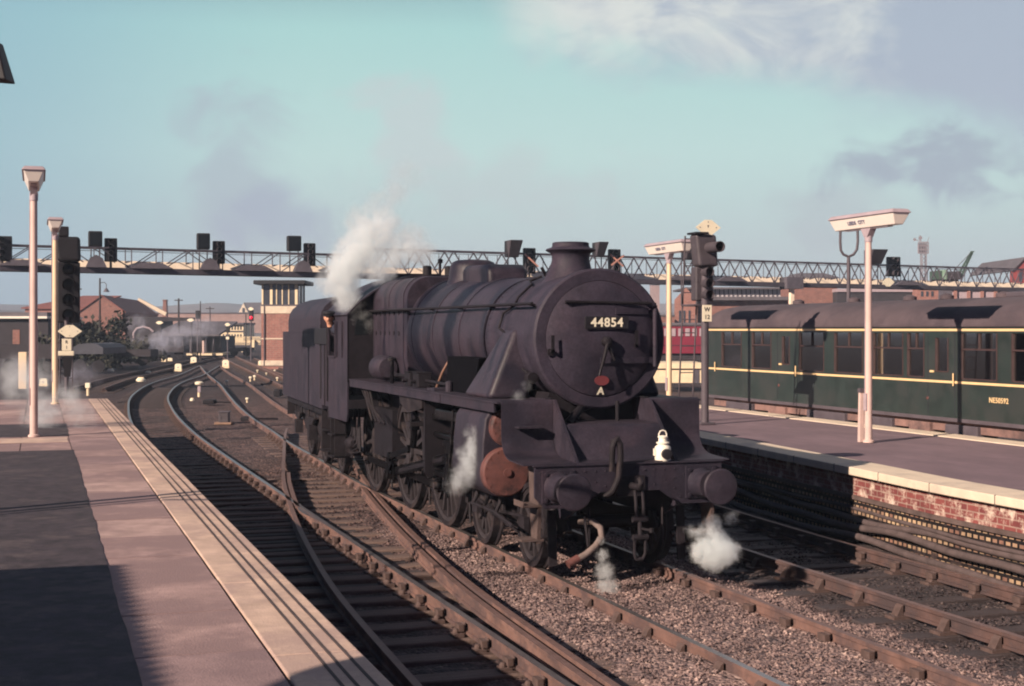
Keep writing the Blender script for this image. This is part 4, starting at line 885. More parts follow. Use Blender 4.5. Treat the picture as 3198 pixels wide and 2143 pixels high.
# motion
def motion(s):
    cz = .914 + .33 * math.sin(CK); cxo = .33 * math.cos(CK)
    def rod(x0, z0, x1, z1, y, h, th, nm, ends=(.11, .11), m='steel'):
        q = MB().beam((x0, s * y, z0), (x1, s * y, z1), th, h)
        for (x, z, r) in ((x0, z0, ends[0]), (x1, z1, ends[1])): q.lathe([(r, s * (y - th * .7)), (r, s * (y + th * .7))], (x, 0, z), 'y', 18)
        return q.build(nm, M[m], ENG, smooth=40)
    for a, b_ in zip(DRV, DRV[1:]): rod(a + cxo, cz, b_ + cxo, cz, .93, .095, .035, 'coupling_rod')
    xh = -2.62; zh = 1.075
    rod(xh, zh, DRV[1] + cxo, cz, 1.06, .125, .04, 'connecting_rod', (.085, .14))
    fl = MB().beam((xh - .3, s * 1.083, zh - .045), (DRV[1] + cxo + .4, s * 1.083, cz + .05), .012, .06); fl.build('rod_flute', M['dark'], ENG)
    MB().tube([(-1.7, s * 1.03, 1.10), (xh, s * 1.03, zh)], .045, 10).build('piston_rod', M['steel'], ENG, smooth=50)
    q = MB().box(xh - .17, xh + .17, s * 1.03 - .05, s * 1.03 + .05, zh - .22, zh + .22); q.box(xh - .22, xh + .22, s * 1.03 - .07, s * 1.03 + .07, zh + .15, zh + .23); q.box(xh - .22, xh + .22, s * 1.03 - .07, s * 1.03 + .07, zh - .23, zh - .15); q.lathe([(.06, s * 1.03), (.06, s * 1.12)], (xh, 0, zh), 'y', 14); q.tube([(xh, s * 1.1, zh), (xh, s * 1.12, zh - .38)], .03, 8); q.build('crosshead', M['steel'], ENG)
    q = MB().box(-3.40, -1.78, s * 1.03 - .05, s * 1.03 + .05, zh + .235, zh + .30); q.box(-3.40, -1.78, s * 1.03 - .05, s * 1.03 + .05, zh - .30, zh - .235); q.build('slide_bar', M['steel'], ENG, bevel=.008)
    q = MB().prism([(s * .6, .95), (s * 1.15, .72), (s * 1.2, .8), (s * 1.2, 1.84), (s * .6, 1.84)], 'x', -3.48, -3.42); q.box(-3.5, -3.4, s * 1.1 - .1, s * 1.1 + .1, 1.78, 1.84); q.build('motion_bracket', M['dark'], ENG)
    q = MB().box(-2.35, -1.72, s * .985 - .07, s * .985 + .07, 1.57, 1.70); q.box(-3.0, -1.72, s * 1.14 - .03, s * 1.14 + .03, 1.60, 1.72); q.build('valve_guide', M['steel'], ENG, bevel=.01)
    # curved expansion link, radius rod, combination lever, eccentric rod, return crank
    lk = [(-4.30 + .10 * math.cos(w * 1.4) - .1, s * 1.12, 1.42 + .34 * w) for w in [-1 + i * .2 for i in range(11)]]
    q = MB().tube(lk, .05, 8); q.tube([(p[0] - .1, p[1], p[2]) for p in lk], .03, 8); q.box(-4.36, -4.24, s * 1.12 - .06, s * 1.12 + .06, 1.34, 1.50); q.build('expansion_link', M['steel'], ENG, smooth=40)
    q = MB().prism([(-4.75, 1.84), (-3.46, 1.84), (-3.46, 1.70), (-4.2, 1.60), (-4.75, 1.72)], 'y', s * 1.22 - .015, s * 1.22 + .015); q.box(-4.45, -4.15, s * 1.0, s * 1.22, 1.40, 1.46) if s > 0 else q.box(-4.45, -4.15, -1.22, -1.0, 1.40, 1.46); q.build('link_bracket', M['under'], ENG)
    rod(-4.28, 1.56, -2.05, 1.63, 1.08, .07, .03, 'radius_rod', (.05, .05))
    rod(-2.08, 1.70, -2.36, .80, 1.16, .07, .03, 'combination_lever', (.05, .045)); rod(-2.36, .80, xh, zh - .36, 1.14, .06, .03, 'union_link', (.045, .045))
    px, pz = DRV[1] + cxo + .30, cz + .26
    rod(DRV[1] + cxo, cz, px, pz, 1.15, .10, .04, 'return_crank', (.11, .07)); rod(px, pz, -4.33, 1.06, 1.21, .075, .03, 'eccentric_rod', (.075, .06))
    # brake gear, sand pipes, injector pipes below the cab
    q = MB()
    for x in DRV: q.tube([(x + 1.02, s * .78, 1.2), (x + .98, s * .78, .45)], .03, 6); q.box(x + .93, x + 1.0, s * .75 - .06, s * .75 + .06, .62, 1.0); q.tube([(x + .4, s * .7, 1.4), (x + .88, s * .72, .5), (x + .95, s * .73, .16)], .018, 6)
    q.build('brake_gear', M['under'], ENG)
    q = MB()
    for k in range(6): q.tube([(-8.9 + k * .1, s * (1.0 + .03 * (k % 3)), 1.5), (-8.9 + k * .14, s * 1.08, 1.0 - .06 * k), (-9.3 + k * .08, s * 1.1, .62)], .022, 6)
    q.lathe([(.09, -9.1), (.11, -9.0), (.11, -8.8), (.07, -8.7)], (0, s * 1.08, .8), 'x', 12); q.build('injector', M['under'], ENG, smooth=50)
    q = MB()
    for k in range(4): q.tube([(-7.6 + k * .22, s * 1.2, 1.84), (-7.4 + k * .2, s * 1.16, 1.66 - .05 * k), (-7.2 + k * .3, s * 1.1, 1.3)], .018, 6)
    q.build('pipe', M['under'], ENG, smooth=50)
    for x in DRV:
        q = MB()
        for i in range(6): q.box(x - .5 + i * .05, x + .5 - i * .05, s * .55, s * .60, .42 + i * .02, .44 + i * .02)
        q.box(x - .14, x + .14, s * .55, s * .66, .74, 1.1)
        q.build('axlebox', M['under'], ENG)
sidepair(motion)
# steam chest clutter under the footplate
q = MB().box(-7.9, -6.6, -.9, .9, .7, 1.5); q.build('ashpan', M['dark'], ENG)

# ------------------------------------------------------------------ tender (turned slightly by the curve)
TN = thing('tender', 'grimy black coal tender coupled behind the engine cab', 'tender', (-10.20, .03, 0), -.045)
TL = 6.85
side = MB()
def tprof(s):
    p = [(-1.31, 1.30), (-1.31, 2.76)]
    return p
b = MB().box(-TL, -.55, -1.31, 1.31, 1.30, 2.76); b.build('tank', M['black'], TN, bevel=.01)
def coal(s):
    pts = [(1.31, 2.74), (1.31, 3.02), (1.29, 3.14), (1.22, 3.26), (1.10, 3.36), (.95, 3.43), (.80, 3.47)]; q = MB(); n = len(pts)
    for x in (-.75, -5.75): q.v += [(x, s * y, z) for y, z in pts]
    for i in range(n - 1): q.f.append((i, i + 1, n + i + 1, n + i))
    q.m = [0] * len(q.f); o = q.build('coal_plate', M['black'], TN, smooth=50); thick(o, .02)
    g = MB().prism([(s * 1.31, 2.76), (s * 1.31, 3.02), (s * 1.22, 3.26), (s * .95, 3.43), (s * .80, 3.46), (s * .60, 2.76)], 'x', -.78, -.74); g.build('front_plate', M['black'], TN)
sidepair(coal)
MB().prism([(-1.31, 2.76), (-1.31, 3.02), (-1.22, 3.26), (-.9, 3.43), (.9, 3.43), (1.22, 3.26), (1.31, 3.02), (1.31, 2.76)], 'x', -5.78, -5.74).build('rear_plate', M['black'], TN)
q = MB(); gx = np.linspace(-5.7, -.85, 22); gy = np.linspace(-1.2, 1.2, 14)
c = grid(gx, gy, lambda X, Y: 3.28 - .25 * Y ** 2 + .15 * np.sin(X * 1.1) + rng.uniform(-.07, .07, X.shape)); c.build('coal', M['dark'], TN)
def tunder(s):
    q = MB().prism([(-6.85, 1.28), (-.4, 1.28), (-.4, .85), (-1.0, .62), (-1.8, .95), (-2.6, .62), (-3.2, .62), (-3.8, .95), (-4.4, .62), (-5.2, .62), (-6.0, .95), (-6.6, .62), (-6.85, .8)], 'y', s * .98 - .015, s * .98 + .015); q.build('tender_frame', M['under'], TN)
    for x in (-1.35, -3.6, -5.75):
        q = MB(); q.box(x - .14, x + .14, s * 1.08 - .08, s * 1.08 + .08, .50, .80)
        for i in range(6): q.box(x - .52 + i * .05, x + .52 - i * .05, s * 1.08 - .04, s * 1.08 + .04, .95 - i * .022, .97 - i * .022)
        for e in (-.5, .5): q.tube([(x + e, s * 1.08, .95), (x + e, s * 1.08, 1.15)], .02, 6)
        q.build('axlebox', M['under'], TN)
    q = MB().box(-.62, -.28, s * 1.2 - .14, s * 1.2 + .1, .52, .55); q.box(-.62, -.28, s * 1.2 - .14, s * 1.2 + .1, .90, .93); q.box(-.64, -.61, s * 1.2 - .1, s * 1.2 + .1, .5, 1.3); q.build('step', M['under'], TN)
    for x in (-1.35, -3.6, -5.75):
        b_, ty = spoked(.65, 12, s, .14); w = b_.build('tender_wheel', M['wheel'], TN, smooth=40); w.location = (x, 0, .65); ty.build('tyre', M['under'], w, smooth=35)
    MB().tube([(-.56, s * 1.33, 1.5), (-.56, s * 1.33, 2.9)], .016, 6).build('grab_rail', M['dark'], TN)
sidepair(tunder)
MB().box(-6.85, -.3, -1.2, 1.2, 1.15, 1.29).build('underframe', M['dark'], TN)
q = MB().box(-6.9, -6.85, -1.2, 1.2, .85, 1.3)
for s in (-1, 1): q.lathe([(.13, -7.2), (.13, -6.9)], (0, s * .87, 1.055), 'x', 16); q.lathe([(.21, -7.26), (.21, -7.2)], (0, s * .87, 1.055), 'x', 20)
q.build('rear_buffer_beam', M['under'], TN)

# ------------------------------------------------------------------ engineman leaning out of the cab
def skin_body(name, verts, edges, radii, matr, root=0, sub=2, parent=None):
    me = bpy.data.meshes.new(name); me.from_pydata(verts, edges, []); o = bpy.data.objects.new(name, me); COL.objects.link(o); me.materials.append(matr)
    md = o.modifiers.new('skin', 'SKIN'); md.use_smooth_shade = True
    for i, r in enumerate(radii):
        sv_ = me.skin_vertices[0].data[i]; sv_.radius = r if isinstance(r, tuple) else (r, r); sv_.use_root = (i == root)
    s_ = o.modifiers.new('sub', 'SUBSURF'); s_.levels = sub; s_.render_levels = sub
    if parent is not None: o.parent = parent
    return o
P0 = Vector((-9.42, -1.02, 1.6))
man = thing('person', 'engineman in dark cap and navy jacket leaning out of the cab window', 'person', P0)
V = [(0, .05, .86), (.02, -.02, 1.08), (.05, -.14, 1.22), (.08, -.28, 1.27), (.10, -.35, 1.31),   # pelvis..neck base
     (.20, -.26, 1.17), (.26, -.20, .94), (.34, -.12, .74), (-.12, -.2, 1.18), (-.20, -.18, .94), (-.08, -.12, .74),  # arms
     (.08, .06, .80), (.09, .08, .44), (.09, .05, .06), (.17, .04, .03), (-.08, .06, .80), (-.09, .08, .44), (-.09, .05, .06), (-.01, .04, .03)]
E_ = [(0, 1), (1, 2), (2, 3), (3, 4), (3, 5), (5, 6), (6, 7), (3, 8), (8, 9), (9, 10), (0, 11), (11, 12), (12, 13), (13, 14), (0, 15), (15, 16), (16, 17), (17, 18)]
RD = [(.15, .12), (.15, .12), (.16, .12), (.12, .10), (.058, .058), (.065, .065), (.052, .052), (.042, .042), (.065, .065), (.052, .052), (.042, .042), (.09, .09), (.07, .07), (.05, .05), (.045, .04), (.09, .09), (.07, .07), (.05, .05), (.045, .04)]
skin_body('body', V, E_, RD, M['cloth'], 0, 2, man)
HC = Vector((.14, -.40, 1.42))
hm = MB()
ico = bmesh.new(); bmesh.ops.create_icosphere(ico, subdivisions=4, radius=1)
hv = []
for v in ico.verts:
    p = v.co; x, y, z = p.x * .098, p.y * .077, p.z * .122
    if z < -.02: k = 1 + (z + .02) * 2.6; x = x * (k if x < 0 else (k * .5 + .5)); y *= max(.45, k)
    f = max(0, p.x)
    if f > .75 and abs(p.y) < .28 and -.35 < p.z < .12: x += .022 * (1 - abs(p.y) / .28) * (1 - abs(p.z + .2) / .35)      # nose
    if f > .6 and .1 < abs(p.y) < .5 and .02 < p.z < .25: x -= .010                                                       # eye sockets
    if f > .6 and abs(p.y) < .3 and -.62 < p.z < -.5: x -= .006                                                           # mouth
    if p.z < -.75 and f > .3: x += .012                                                                                   # chin
    if abs(p.y) > .93 and abs(p.z) < .3 and abs(p.x) < .3: y *= 1.16                                                      # ears
    hv.append((x, y, z))
hm.add(hv, [tuple(v.index for v in f.verts) for f in ico.faces]); ico.free()
hm.tube([(-.02, .02, -.16), (-.005, .01, -.07)], .052, 14)
hd_ = hm.build('head', M['skin'], man, smooth=80); hd_.location = HC; hd_.rotation_euler = (0, R(6), R(-18))
for s in (-1, 1):
    e = MB().lathe([(0, -.008), (.007, -.006), (.010, 0), (.007, .006), (0, .008)], (0, 0, 0), 'x', 10).build('eye', M['lens'], hd_, smooth=60); e.location = (.082, s * .030, .014)
q = MB().lathe([(.088, .02), (.103, .05), (.118, .085), (.10, .112), (.05, .125), (0, .128)], (-.01, 0, 0), 'z', 24); q.prism([(.06, -.075), (.135, -.05), (.150, 0), (.135, .05), (.06, .075)], 'z', .035, .048); q.build('cap', M['signal'], hd_, smooth=50)
q = MB().lathe([(.08, -.03), (.094, .0), (.092, .05)], (-.022, 0, 0), 'z', 20, caps=False)
q.v = [(min(x, .03), y, z) for x, y, z in q.v]; q.build('hair', M['cloth'], hd_, smooth=60)
def hand(loc, rz):
    h = MB(); h.hull8([(-.045, -.04, -.012), (.045, -.036, -.012), (.045, .036, -.012), (-.045, .04, -.012)], [(-.045, -.036, .014), (.045, -.034, .012), (.045, .034, .012), (-.045, .036, .014)])
    for i, l in enumerate((.068, .078, .072, .056)): y = -.03 + i * .02; h.tube([(.04, y, 0), (.04 + l * .5, y * 1.1, .004), (.04 + l * .85, y * 1.1, -.012), (.04 + l, y * 1.1, -.03)], [.0095, .009, .008, .007], 7)
    h.tube([(-.02, -.035, 0), (.015, -.062, 0), (.045, -.07, -.012)], [.012, .010, .008], 7)
    o = h.build('hand', M['skin'], man, smooth=60); o.location = loc; o.rotation_euler = (0, R(25), rz); return o
hand((.40, -.12, .72), R(10)); hand((-.02, -.12, .72), R(-15))

# ------------------------------------------------------------------ white oil lamp on the buffer beam
LP = thing('oil_lamp', 'white oil headlamp with dark round lens standing on the buffer beam', 'oil lamp', (.98, .455, 1.303), R(-8))
q = MB().lathe([(.085, 0), (.092, .01), (.092, .155), (.085, .165), (.06, .185), (.055, .195)], (0, 0, 0), 'z', 24); q.build('lamp_body', M['white'], LP, smooth=40)
q = MB().lathe([(.062, .195), (.075, .20), (.075, .212), (.05, .222), (.048, .262), (.058, .268), (.058, .278), (.03, .29), (.0, .292)], (0, 0, 0), 'z', 20); q.build('lamp_chimney', M['white'], LP, smooth=40)
q = MB().tube([(0, -.045, .26), (0, -.045, .31), (0, -.03, .34), (0, 0, .35), (0, .03, .34), (0, .045, .31), (0, .045, .26)], .008, 6); q.build('carrying_handle', M['white'], LP, smooth=50)
q = MB().lathe([(.058, .07), (.060, .135), (.052, .138)], (0, .015, .085), 'x', 20); q.build('lens_hood', M['signal'], LP, smooth=40)
MB().lathe([(.05, .12), (.045, .132), (0, .138)], (0, .015, .085), 'x', 18).build('lens', M['lens'], LP, smooth=60)
MB().box(-.03, .03, -.105, -.09, .06, .14).build('lamp_socket', M['white'], LP)
# ------------------------------------------------------------------ platform lamps with station name
def lamp_head(root, z0, lx0, lx1, letters=None):
    q = MB()
    def ring(y, z, e): return [(lx0 + e, -y, z), (lx1 - e, -y, z), (lx1 - e, y, z), (lx0 + e, y, z)]
    MB().hull8(ring(.085, z0, .10), ring(.165, z0 + .19, .03)).build('diffuser', M['diffuser'], root, bevel=.012)
    MB().hull8(ring(.20, z0 + .19, .0), ring(.15, z0 + .26, .06)).build('lamp_cover', M['lampcover'], root, bevel=.02)
    MB().box(lx0 + .35, lx1 - .35, -.05, .05, z0 - .02, z0).build('tube_holder', M['lampcover'], root)
    MB().prism([(-.16, z0 - .0), (-.05, z0 - .16), (.05, z0 - .16), (.16, z0 - .0)], 'y', -.06, .06).build('head_bracket', M['lampcover'], root)
    if letters:
        ang = math.atan2(.08, .19)
        Mx = Matrix.Translation((letters[1], -.131, z0 + .098)) @ Matrix.Rotation(R(90), 4, 'X') @ Matrix.Rotation(-ang, 4, 'X')
        Mx = Matrix.Translation((letters[1], -.134, z0 + .098)) @ Matrix.Rotation(math.pi / 2 + ang, 4, 'X')
        MB().text(letters[0], .088, Mx, .003, space=1.15, bold=.002).build('station_name', M['nameblue'], root)
M['nameblue'] = mat('slate blue lettering', (.12, .12, .20), .6)
def platform_lamp(label, x, y, base, ztop, m, letters=None, stub=False, lx=(-1.0, 1.0), rz=0, r=(.066, .054)):
    t = thing('platform_lamp', label, 'platform lamp', (x, y, base), rz, 'fluorescent platform lamps'); h = ztop - base
    MB().tube([(0, 0, 0), (0, 0, 1.2), (0, 0, h - .14)], [r[0], r[0] * .96, r[1]], 16).build('post', m, t, smooth=60)
    MB().lathe([(r[0] + .03, 0), (r[0] + .03, .03), (r[0], .05)], (0, 0, 0), 'z', 16).build('foot', m, t, smooth=40)
    lamp_head(t, h, lx[0], lx[1], letters)
    MB().tube([(0, 0, h - .24), (0, 0, h - .10)], r[1] * 1.25, 14).build('collar', M['lampcover'], t, smooth=50)
    MB().box(-.045, .045, -r[0] - .012, -r[0] + .01, .55, .85).build('access_plate', M['lampcover'], t, bevel=.005)
    MB().tube([(.0, -r[0] - .006, .85), (.0, -r[1] - .008, h - .16)], .008, 6).build('conduit', M['lampcover'], t)
    if stub: MB().hull8([(-.17, -.11, 0), (-.09, -.11, 0), (-.09, -.03, 0), (-.17, -.03, 0)], [(-.12, -.12, .92), (-.06, -.12, .92), (-.06, -.05, .92), (-.12, -.05, .92)]).build('cable_stub', m, t); MB().box(-.14, -.05, -.13, -.06, .86, .93).build('cable_box', M['mast'], t)
    return t
platform_lamp('tall lamp with station name, beside the green railcar and away from the signal', -5.48, 7.25, RH, 4.56, M['pole'], ('LEEDS  CITY', -.18), True, (-1.05, 1.02))
platform_lamp('cream lamp with station name, rising just behind the smokebox of the engine', -13.92, 7.35, RH, 4.56, M['polegold'], ('LEEDS  CITY', -.18), False, (-1.05, 1.02))
platform_lamp('taller, nearer lamp post on the slabbed platform with the steam wisps', -10.1, -6.42, LH, 5.28, M['pole'], None, False, (-1.0, 1.0), 0, (.068, .058))
platform_lamp('thinner cream lamp post further along the slabbed platform, in front of the signal', -21.4, -5.95, LH, 5.28, M['polegold'], None, False, (-1.0, 1.0), 0, (.072, .06))

# ------------------------------------------------------------------ colour light signals (faces point along +x)
def hood(b, c, r, l, n=16, cut=.25):
    """tubular hood: open-ended half tube over a lens"""
    vs, k = [], 0
    for x in (0, l):
        for j in range(n + 1): w = math.pi * (-cut) + (math.pi * (1 + 2 * cut)) * j / n; vs.append((c[0] + x, c[1] + r * math.cos(w), c[2] + r * math.sin(w)))
    m = n + 1; b.add(vs, [(j, j + 1, m + j + 1, m + j) for j in range(n)])
    vs2 = [(x, c[1] + (y - c[1]) * .92, c[2] + (z - c[2]) * .92) for x, y, z in vs]; b.add(vs2, [(j + 1, j, m + j, m + j + 1) for j in range(n)])
def aspect_head(root, z0, z1, w, n, cy=0.0, d=.16, lit=None, hl=.20, m='signal'):
    h = MB().box(-d, 0, cy - w / 2, cy + w / 2, z0, z1).build('signal_head', M[m], root, bevel=min(.05, w * .08), seg=3); rr = min(w * .30, (z1 - z0) / n * .42); hb = MB()
    for k in range(n):
        z = z0 + (z1 - z0) * (k + .5) / n
        MB().lathe([(rr * .8, .004), (rr * .7, .012), (0, .018)], (0, cy, z), 'x', 16).build('lens', M['redlight'] if lit == k else M['lens'], h, smooth=60)
        q = MB(); hood(q, (.0, cy, z), rr, hl); q.build('hood', M['signalgrey'], h, smooth=60)
    return h
M['redlight'] = mat('red signal lens', (.6, .01, .03), .3, emit=(1, .015, .05, .9))
M['redfaint'] = mat('dim red signal lens', (.12, .01, .02), .3)
def diamond(root, z, w, h, cy=0.0, x=.02):
    p = [(-w / 2, z), (-w * .14, z - h / 2), (w * .14, z - h / 2), (w / 2, z), (w * .14, z + h / 2), (-w * .14, z + h / 2)]; o = MB().prism([(cy + a, b_) for a, b_ in p], 'x', x, x + .015).build('diamond_plate', M['plate'], root)
    q = MB()
    for a, b_ in ((-w * .32, z), (w * .32, z), (0, z + h * .36), (0, z - h * .36)): q.lathe([(.012, x + .015), (.012, x + .02)], (0, cy + a, b_), 'x', 6)
    q.build('bolt', M['mast'], o); return o
def num_plate(root, z0, z1, w, a, b_, x=.10):
    h = z1 - z0; o = MB().box(x, x + .015, -w / 2, w / 2, z0, z1).build('number_plate', M['plate'], root, bevel=.004)
    rotm = Matrix.Rotation(R(90), 4, 'Z') @ Matrix.Rotation(R(90), 4, 'X')
    MB().text(a, h * .36, Matrix.Translation((x + .016, 0, z0 + h * .72)) @ rotm, .002, bold=.003).build('lettering', M['ink'], o); MB().text(b_, h * .36, Matrix.Translation((x + .016, 0, z0 + h * .27)) @ rotm, .002, bold=.002).build('lettering', M['ink'], o)
t = thing('signal_mast', 'dark signal mast with white diamond on top and number plate W 12', 'signal', (-10.67, 6.67, RH)); B = -RH
MB().tube([(0, 0, 0), (0, 0, 4.0)], .078, 16).build('mast', M['mast'], t, smooth=60)
MB().box(-.16, .16, -.16, .16, 0, .04).build('base_plate', M['mast'], t)
num_plate(t, 2.97 + B, 3.31 + B, .21, 'W', '12', .09)
aspect_head(t, 3.40 + B, 4.10 + B, .40, 3, 0, .26, None, .24, 'signalgrey')
q = MB().hull8([(-.2, -.20, 4.10 + B), (.16, -.20, 4.10 + B), (.16, .24, 4.10 + B), (-.2, .24, 4.10 + B)], [(-.2, -.27, 4.76 + B), (.14, -.27, 4.76 + B), (.14, .20, 4.76 + B), (-.2, .20, 4.76 + B)]); RI = q.build('indicator_box', M['signalgrey'], t, bevel=.06, seg=3)
q = MB().lathe([(.11, .1), (.11, .66), (.095, .66), (.095, .15)], (0, .02, 4.48 + B), 'x', 18); q.build('indicator_hood', M['signalgrey'], RI, smooth=40); MB().lathe([(.09, .16), (.0, .2)], (0, .02, 4.48 + B), 'x', 14).build('lens', M['lens'], RI, smooth=60)
MB().box(-.22, .20, -.30, -.02, 4.76 + B, 4.80 + B).build('box_lid', M['signal'], RI)
diamond(t, 4.90 + B, .57, .31, .02, .10); MB().tube([(.06, .02, 4.7 + B), (.1, .02, 4.95 + B)], .025, 8).build('diamond_stem', M['mast'], t)
def ladder(root, x, y, z0, z1, w=.3, lean=0.0, mm='mast'):
    q = MB(); H = z1 - z0
    for e in (-w / 2, w / 2): q.tube([(x - lean, y + e, z0), (x, y + e, z1)], .018, 6)
    z = z0 + .2
    while z < z1 - .05: f = (z - z0) / H; q.tube([(x - lean * (1 - f), y - w / 2, z), (x - lean * (1 - f), y + w / 2, z)], .011, 6); z += .28
    return q.build('ladder', M[mm], root)
ladder(t, -.50, -.05, 0, 3.9, .32, .35); MB().box(-.62, .02, -.25, .25, 3.30 + B, 3.33 + B).build('ladder_platform', M['mast'], t); q = MB().tube([(-.6, -.25, 3.3 + B), (-.6, -.25, 4.2 + B), (-.6, .25, 4.2 + B), (-.6, .25, 3.3 + B)], .014, 6); q.build('ladder_cage', M['mast'], t)
# R 1 signal at the end of the slabbed platform
p = cf((208 - UC) * 39.6 / FPX, 39.6); B = -LH
t = thing('signal_mast', 'tall black backboard signal with white diamond below and number plate R 1', 'signal', (p.x, p.y, LH))
MB().tube([(0, 0, 0), (0, 0, 2.2)], .06, 12).build('mast', M['mast'], t, smooth=60); MB().tube([(-.05, -.34, 1.2), (-.05, -.34, 4.6)], .06, 8).build('back_post', M['mast'], t, smooth=60)
MB().box(-.16, .16, -.16, .16, 0, .04).build('base_plate', M['mast'], t)
hd = aspect_head(t, 2.99 + B, 4.68 + B, .62, 4, .05, .22, None, .14, 'signal')
q = MB().hull8([(-.2, -.24, 4.68 + B), (.1, -.24, 4.68 + B), (.1, .38, 4.68 + B), (-.2, .38, 4.68 + B)], [(-.2, -.36, 5.38 + B), (.1, -.36, 5.38 + B), (.1, .36, 5.38 + B), (-.2, .36, 5.38 + B)]); q.build('indicator_box', M['signal'], t, bevel=.10, seg=4)
MB().box(-.2, .05, -.22, .06, 5.38 + B, 5.66 + B).build('indicator_top', M['signal'], t, bevel=.03)
diamond(t, 2.76 + B, .66, .34, .08, .07); num_plate(t, 2.22 + B, 2.55 + B, .25, 'R', '1', .07)
MB().box(-.05, .09, -.26, .20, 2.08 + B, 2.21 + B).build('telephone_box', M['plate'], t, bevel=.02)
MB().prism([(-.12, 2.05 + B), (.16, 2.05 + B), (.10, 1.5 + B), (-.06, 1.5 + B)], 'x', -.1, .06).build('relay_case', M['signal'], t)
ladder(t, -.45, .0, 0, 4.0, .34, .35)

# ------------------------------------------------------------------ green diesel railcar on the far side of the platform
M['green'] = mat('railcar green paint', (.019, .030, .028), .45, 0, .3, 2.5, second=(.030, .036, .035), amt=.4, spec=.5)
M['greenroof'] = mat('dusty grey railcar roof', (.085, .064, .074), .85, 0, .2, 1.6, second=(.06, .046, .056), amt=.4)
M['lining'] = mat('cream lining', (.74, .53, .28), .5, 0, .05, 6)
M['underbrown'] = mat('dusty brown underframe', (.23, .135, .12), .85, 0, .3, 2.5, second=(.10, .065, .065), amt=.35)
M['glass'] = glass_mat('window glass', (.86, .90, .92), .30)
M['seat'] = mat('blue grey seat cloth', (.10, .12, .17), .85, 0, .2, 5)
M['interior'] = mat('pale interior panel', (.42, .40, .42), .8, 0, .1, 4)
M['wood'] = mat('varnished window frame', (.052, .030, .030), .5, 0, .2, 8)
RC = thing('diesel_railcar', 'dark green diesel railcar with cream lining, lettered NE50592, behind the lamp posts', 'railcar', (0, 0, 0))
X0, X1, YS, YB = -17.5, 4.0, 10.10, 12.9
WINS = [(-16.75, -15.66, 1), (-15.13, -14.16, 1), (-13.64, -13.28, 0), (-12.86, -11.76, 1), (-11.34, -10.2, 1), (-9.82, -8.72, 1), (-8.58, -8.0, 1), (-7.64, -7.22, 0), (-6.84, -5.76, 1), (-5.36, -4.28, 1), (-3.9, -2.8, 1), (-2.4, -1.3, 1), (-.8, .3, 1), (.8, 1.9, 1)]
def rside(y0, y1):
    q = MB(); q.box(X0, X1, y0, y1, 1.13, 1.88); q.box(X0, X1, y0, y1, 2.74, 2.86); x = X0
    for a, b_, big in WINS:
        q.box(x, a, y0, y1, 1.88, 2.74); x = b_
        if not big: q.box(a, b_, y0, y1, 1.88, 2.0); q.box(a, b_, y0, y1, 2.65, 2.74)
    q.box(x, X1, y0, y1, 1.88, 2.74); return q.build('body_side', M['green'], RC)
sA = rside(YS, YS + .05); sB = rside(YB - .05, YB)
MB().box(X0, X0 + .05, YS + .05, YB - .05, 1.13, 2.86).build('body_end', M['green'], RC)
MB().box(X1 - .05, X1, YS + .05, YB - .05, 1.13, 2.86).build('body_end', M['green'], RC)
for a, b_, big in WINS:
    z0, z1 = (1.88, 2.74) if big else (2.0, 2.65)
    w = MB().box(a, b_, YS + .03, YS + .034, z0, z1).build('window', M['glass'], RC)
    fr = MB(); fr.box(a - .004, a + .035, YS - .006, YS + .03, z0, z1); fr.box(b_ - .03, b_ + .004, YS - .006, YS + .03, z0, z1); fr.box(a + .035, b_ - .03, YS - .004, YS + .03, z0 - .012, z0 + .012)
    if big: fr.box(a, b_, YS - .003, YS + .03, 2.42, 2.45); fr.box((a + b_) / 2 - .012, (a + b_) / 2 + .012, YS + .0, YS + .03, 2.45, z1)
    fr.build('window_frame', M['wood'], w)
    MB().box(a, b_, YB - .034, YB - .03, z0, z1).build('window', M['glass'], RC)
q = MB(); pr = []
for k in range(17): w = math.pi * k / 16; pr.append(((YS + YB) / 2 - 1.43 * math.cos(w), 2.86 + .58 * math.sin(w) ** .75))
q.prism(pr, 'x', X0 - .02, X1 + .02); q.build('roof', M['greenroof'], RC, smooth=30)
q = MB(); 
for zz, h in ((2.778, .044), (1.788, .044)): q.box(X0, X1, YS - .004, YS, zz, zz + h)
q.build('cream_lining', M['lining'], RC); MB().box(X0, X1, YS - .03, YS + .02, 2.862, 2.90).build('gutter', M['greenroof'], RC)
for x in (-14.9, -12.4, -10.2, -8.9, -7.1, -5.4, -3.4, -1): q = MB().lathe([(.10, 3.40), (.14, 3.43), (.14, 3.50), (.05, 3.54), (0, 3.54)], (x, (YS + YB) / 2 - .25, 0), 'z', 12); q.build('roof_vent', M['greenroof'], RC, smooth=40)
for x in (-6.7, -4.9): MB().box(x - .28, x + .28, 11.2, 11.8, 3.42, 3.53).build('roof_hatch', M['mast'], RC, bevel=.03)
MB().text('NE50592', .135, Matrix.Translation((-5.72, YS - .003, 1.52)) @ Matrix.Rotation(R(90), 4, 'X'), .003, space=1.1, bold=.002).build('running_number', M['lining'], RC)
for x in (-17.05, -12.95, -7.02): MB().tube([(x, YS - .04, 1.74), (x, YS - .04, 1.98)], .014, 6).build('grab_handle', M['lining'], RC)
for x0, x1 in ((-13.85, -13.05), (-7.88, -7.02)):
    q = MB()
    for x in (x0, x1): q.box(x - .008, x + .008, YS - .002, YS + .01, 1.18, 2.74)
    d = q.build('door_seam', M['ink'], RC); MB().box(x0 + .08, x0 + .20, YS - .02, YS, 1.98, 2.02).build('door_handle', M['lining'], RC)
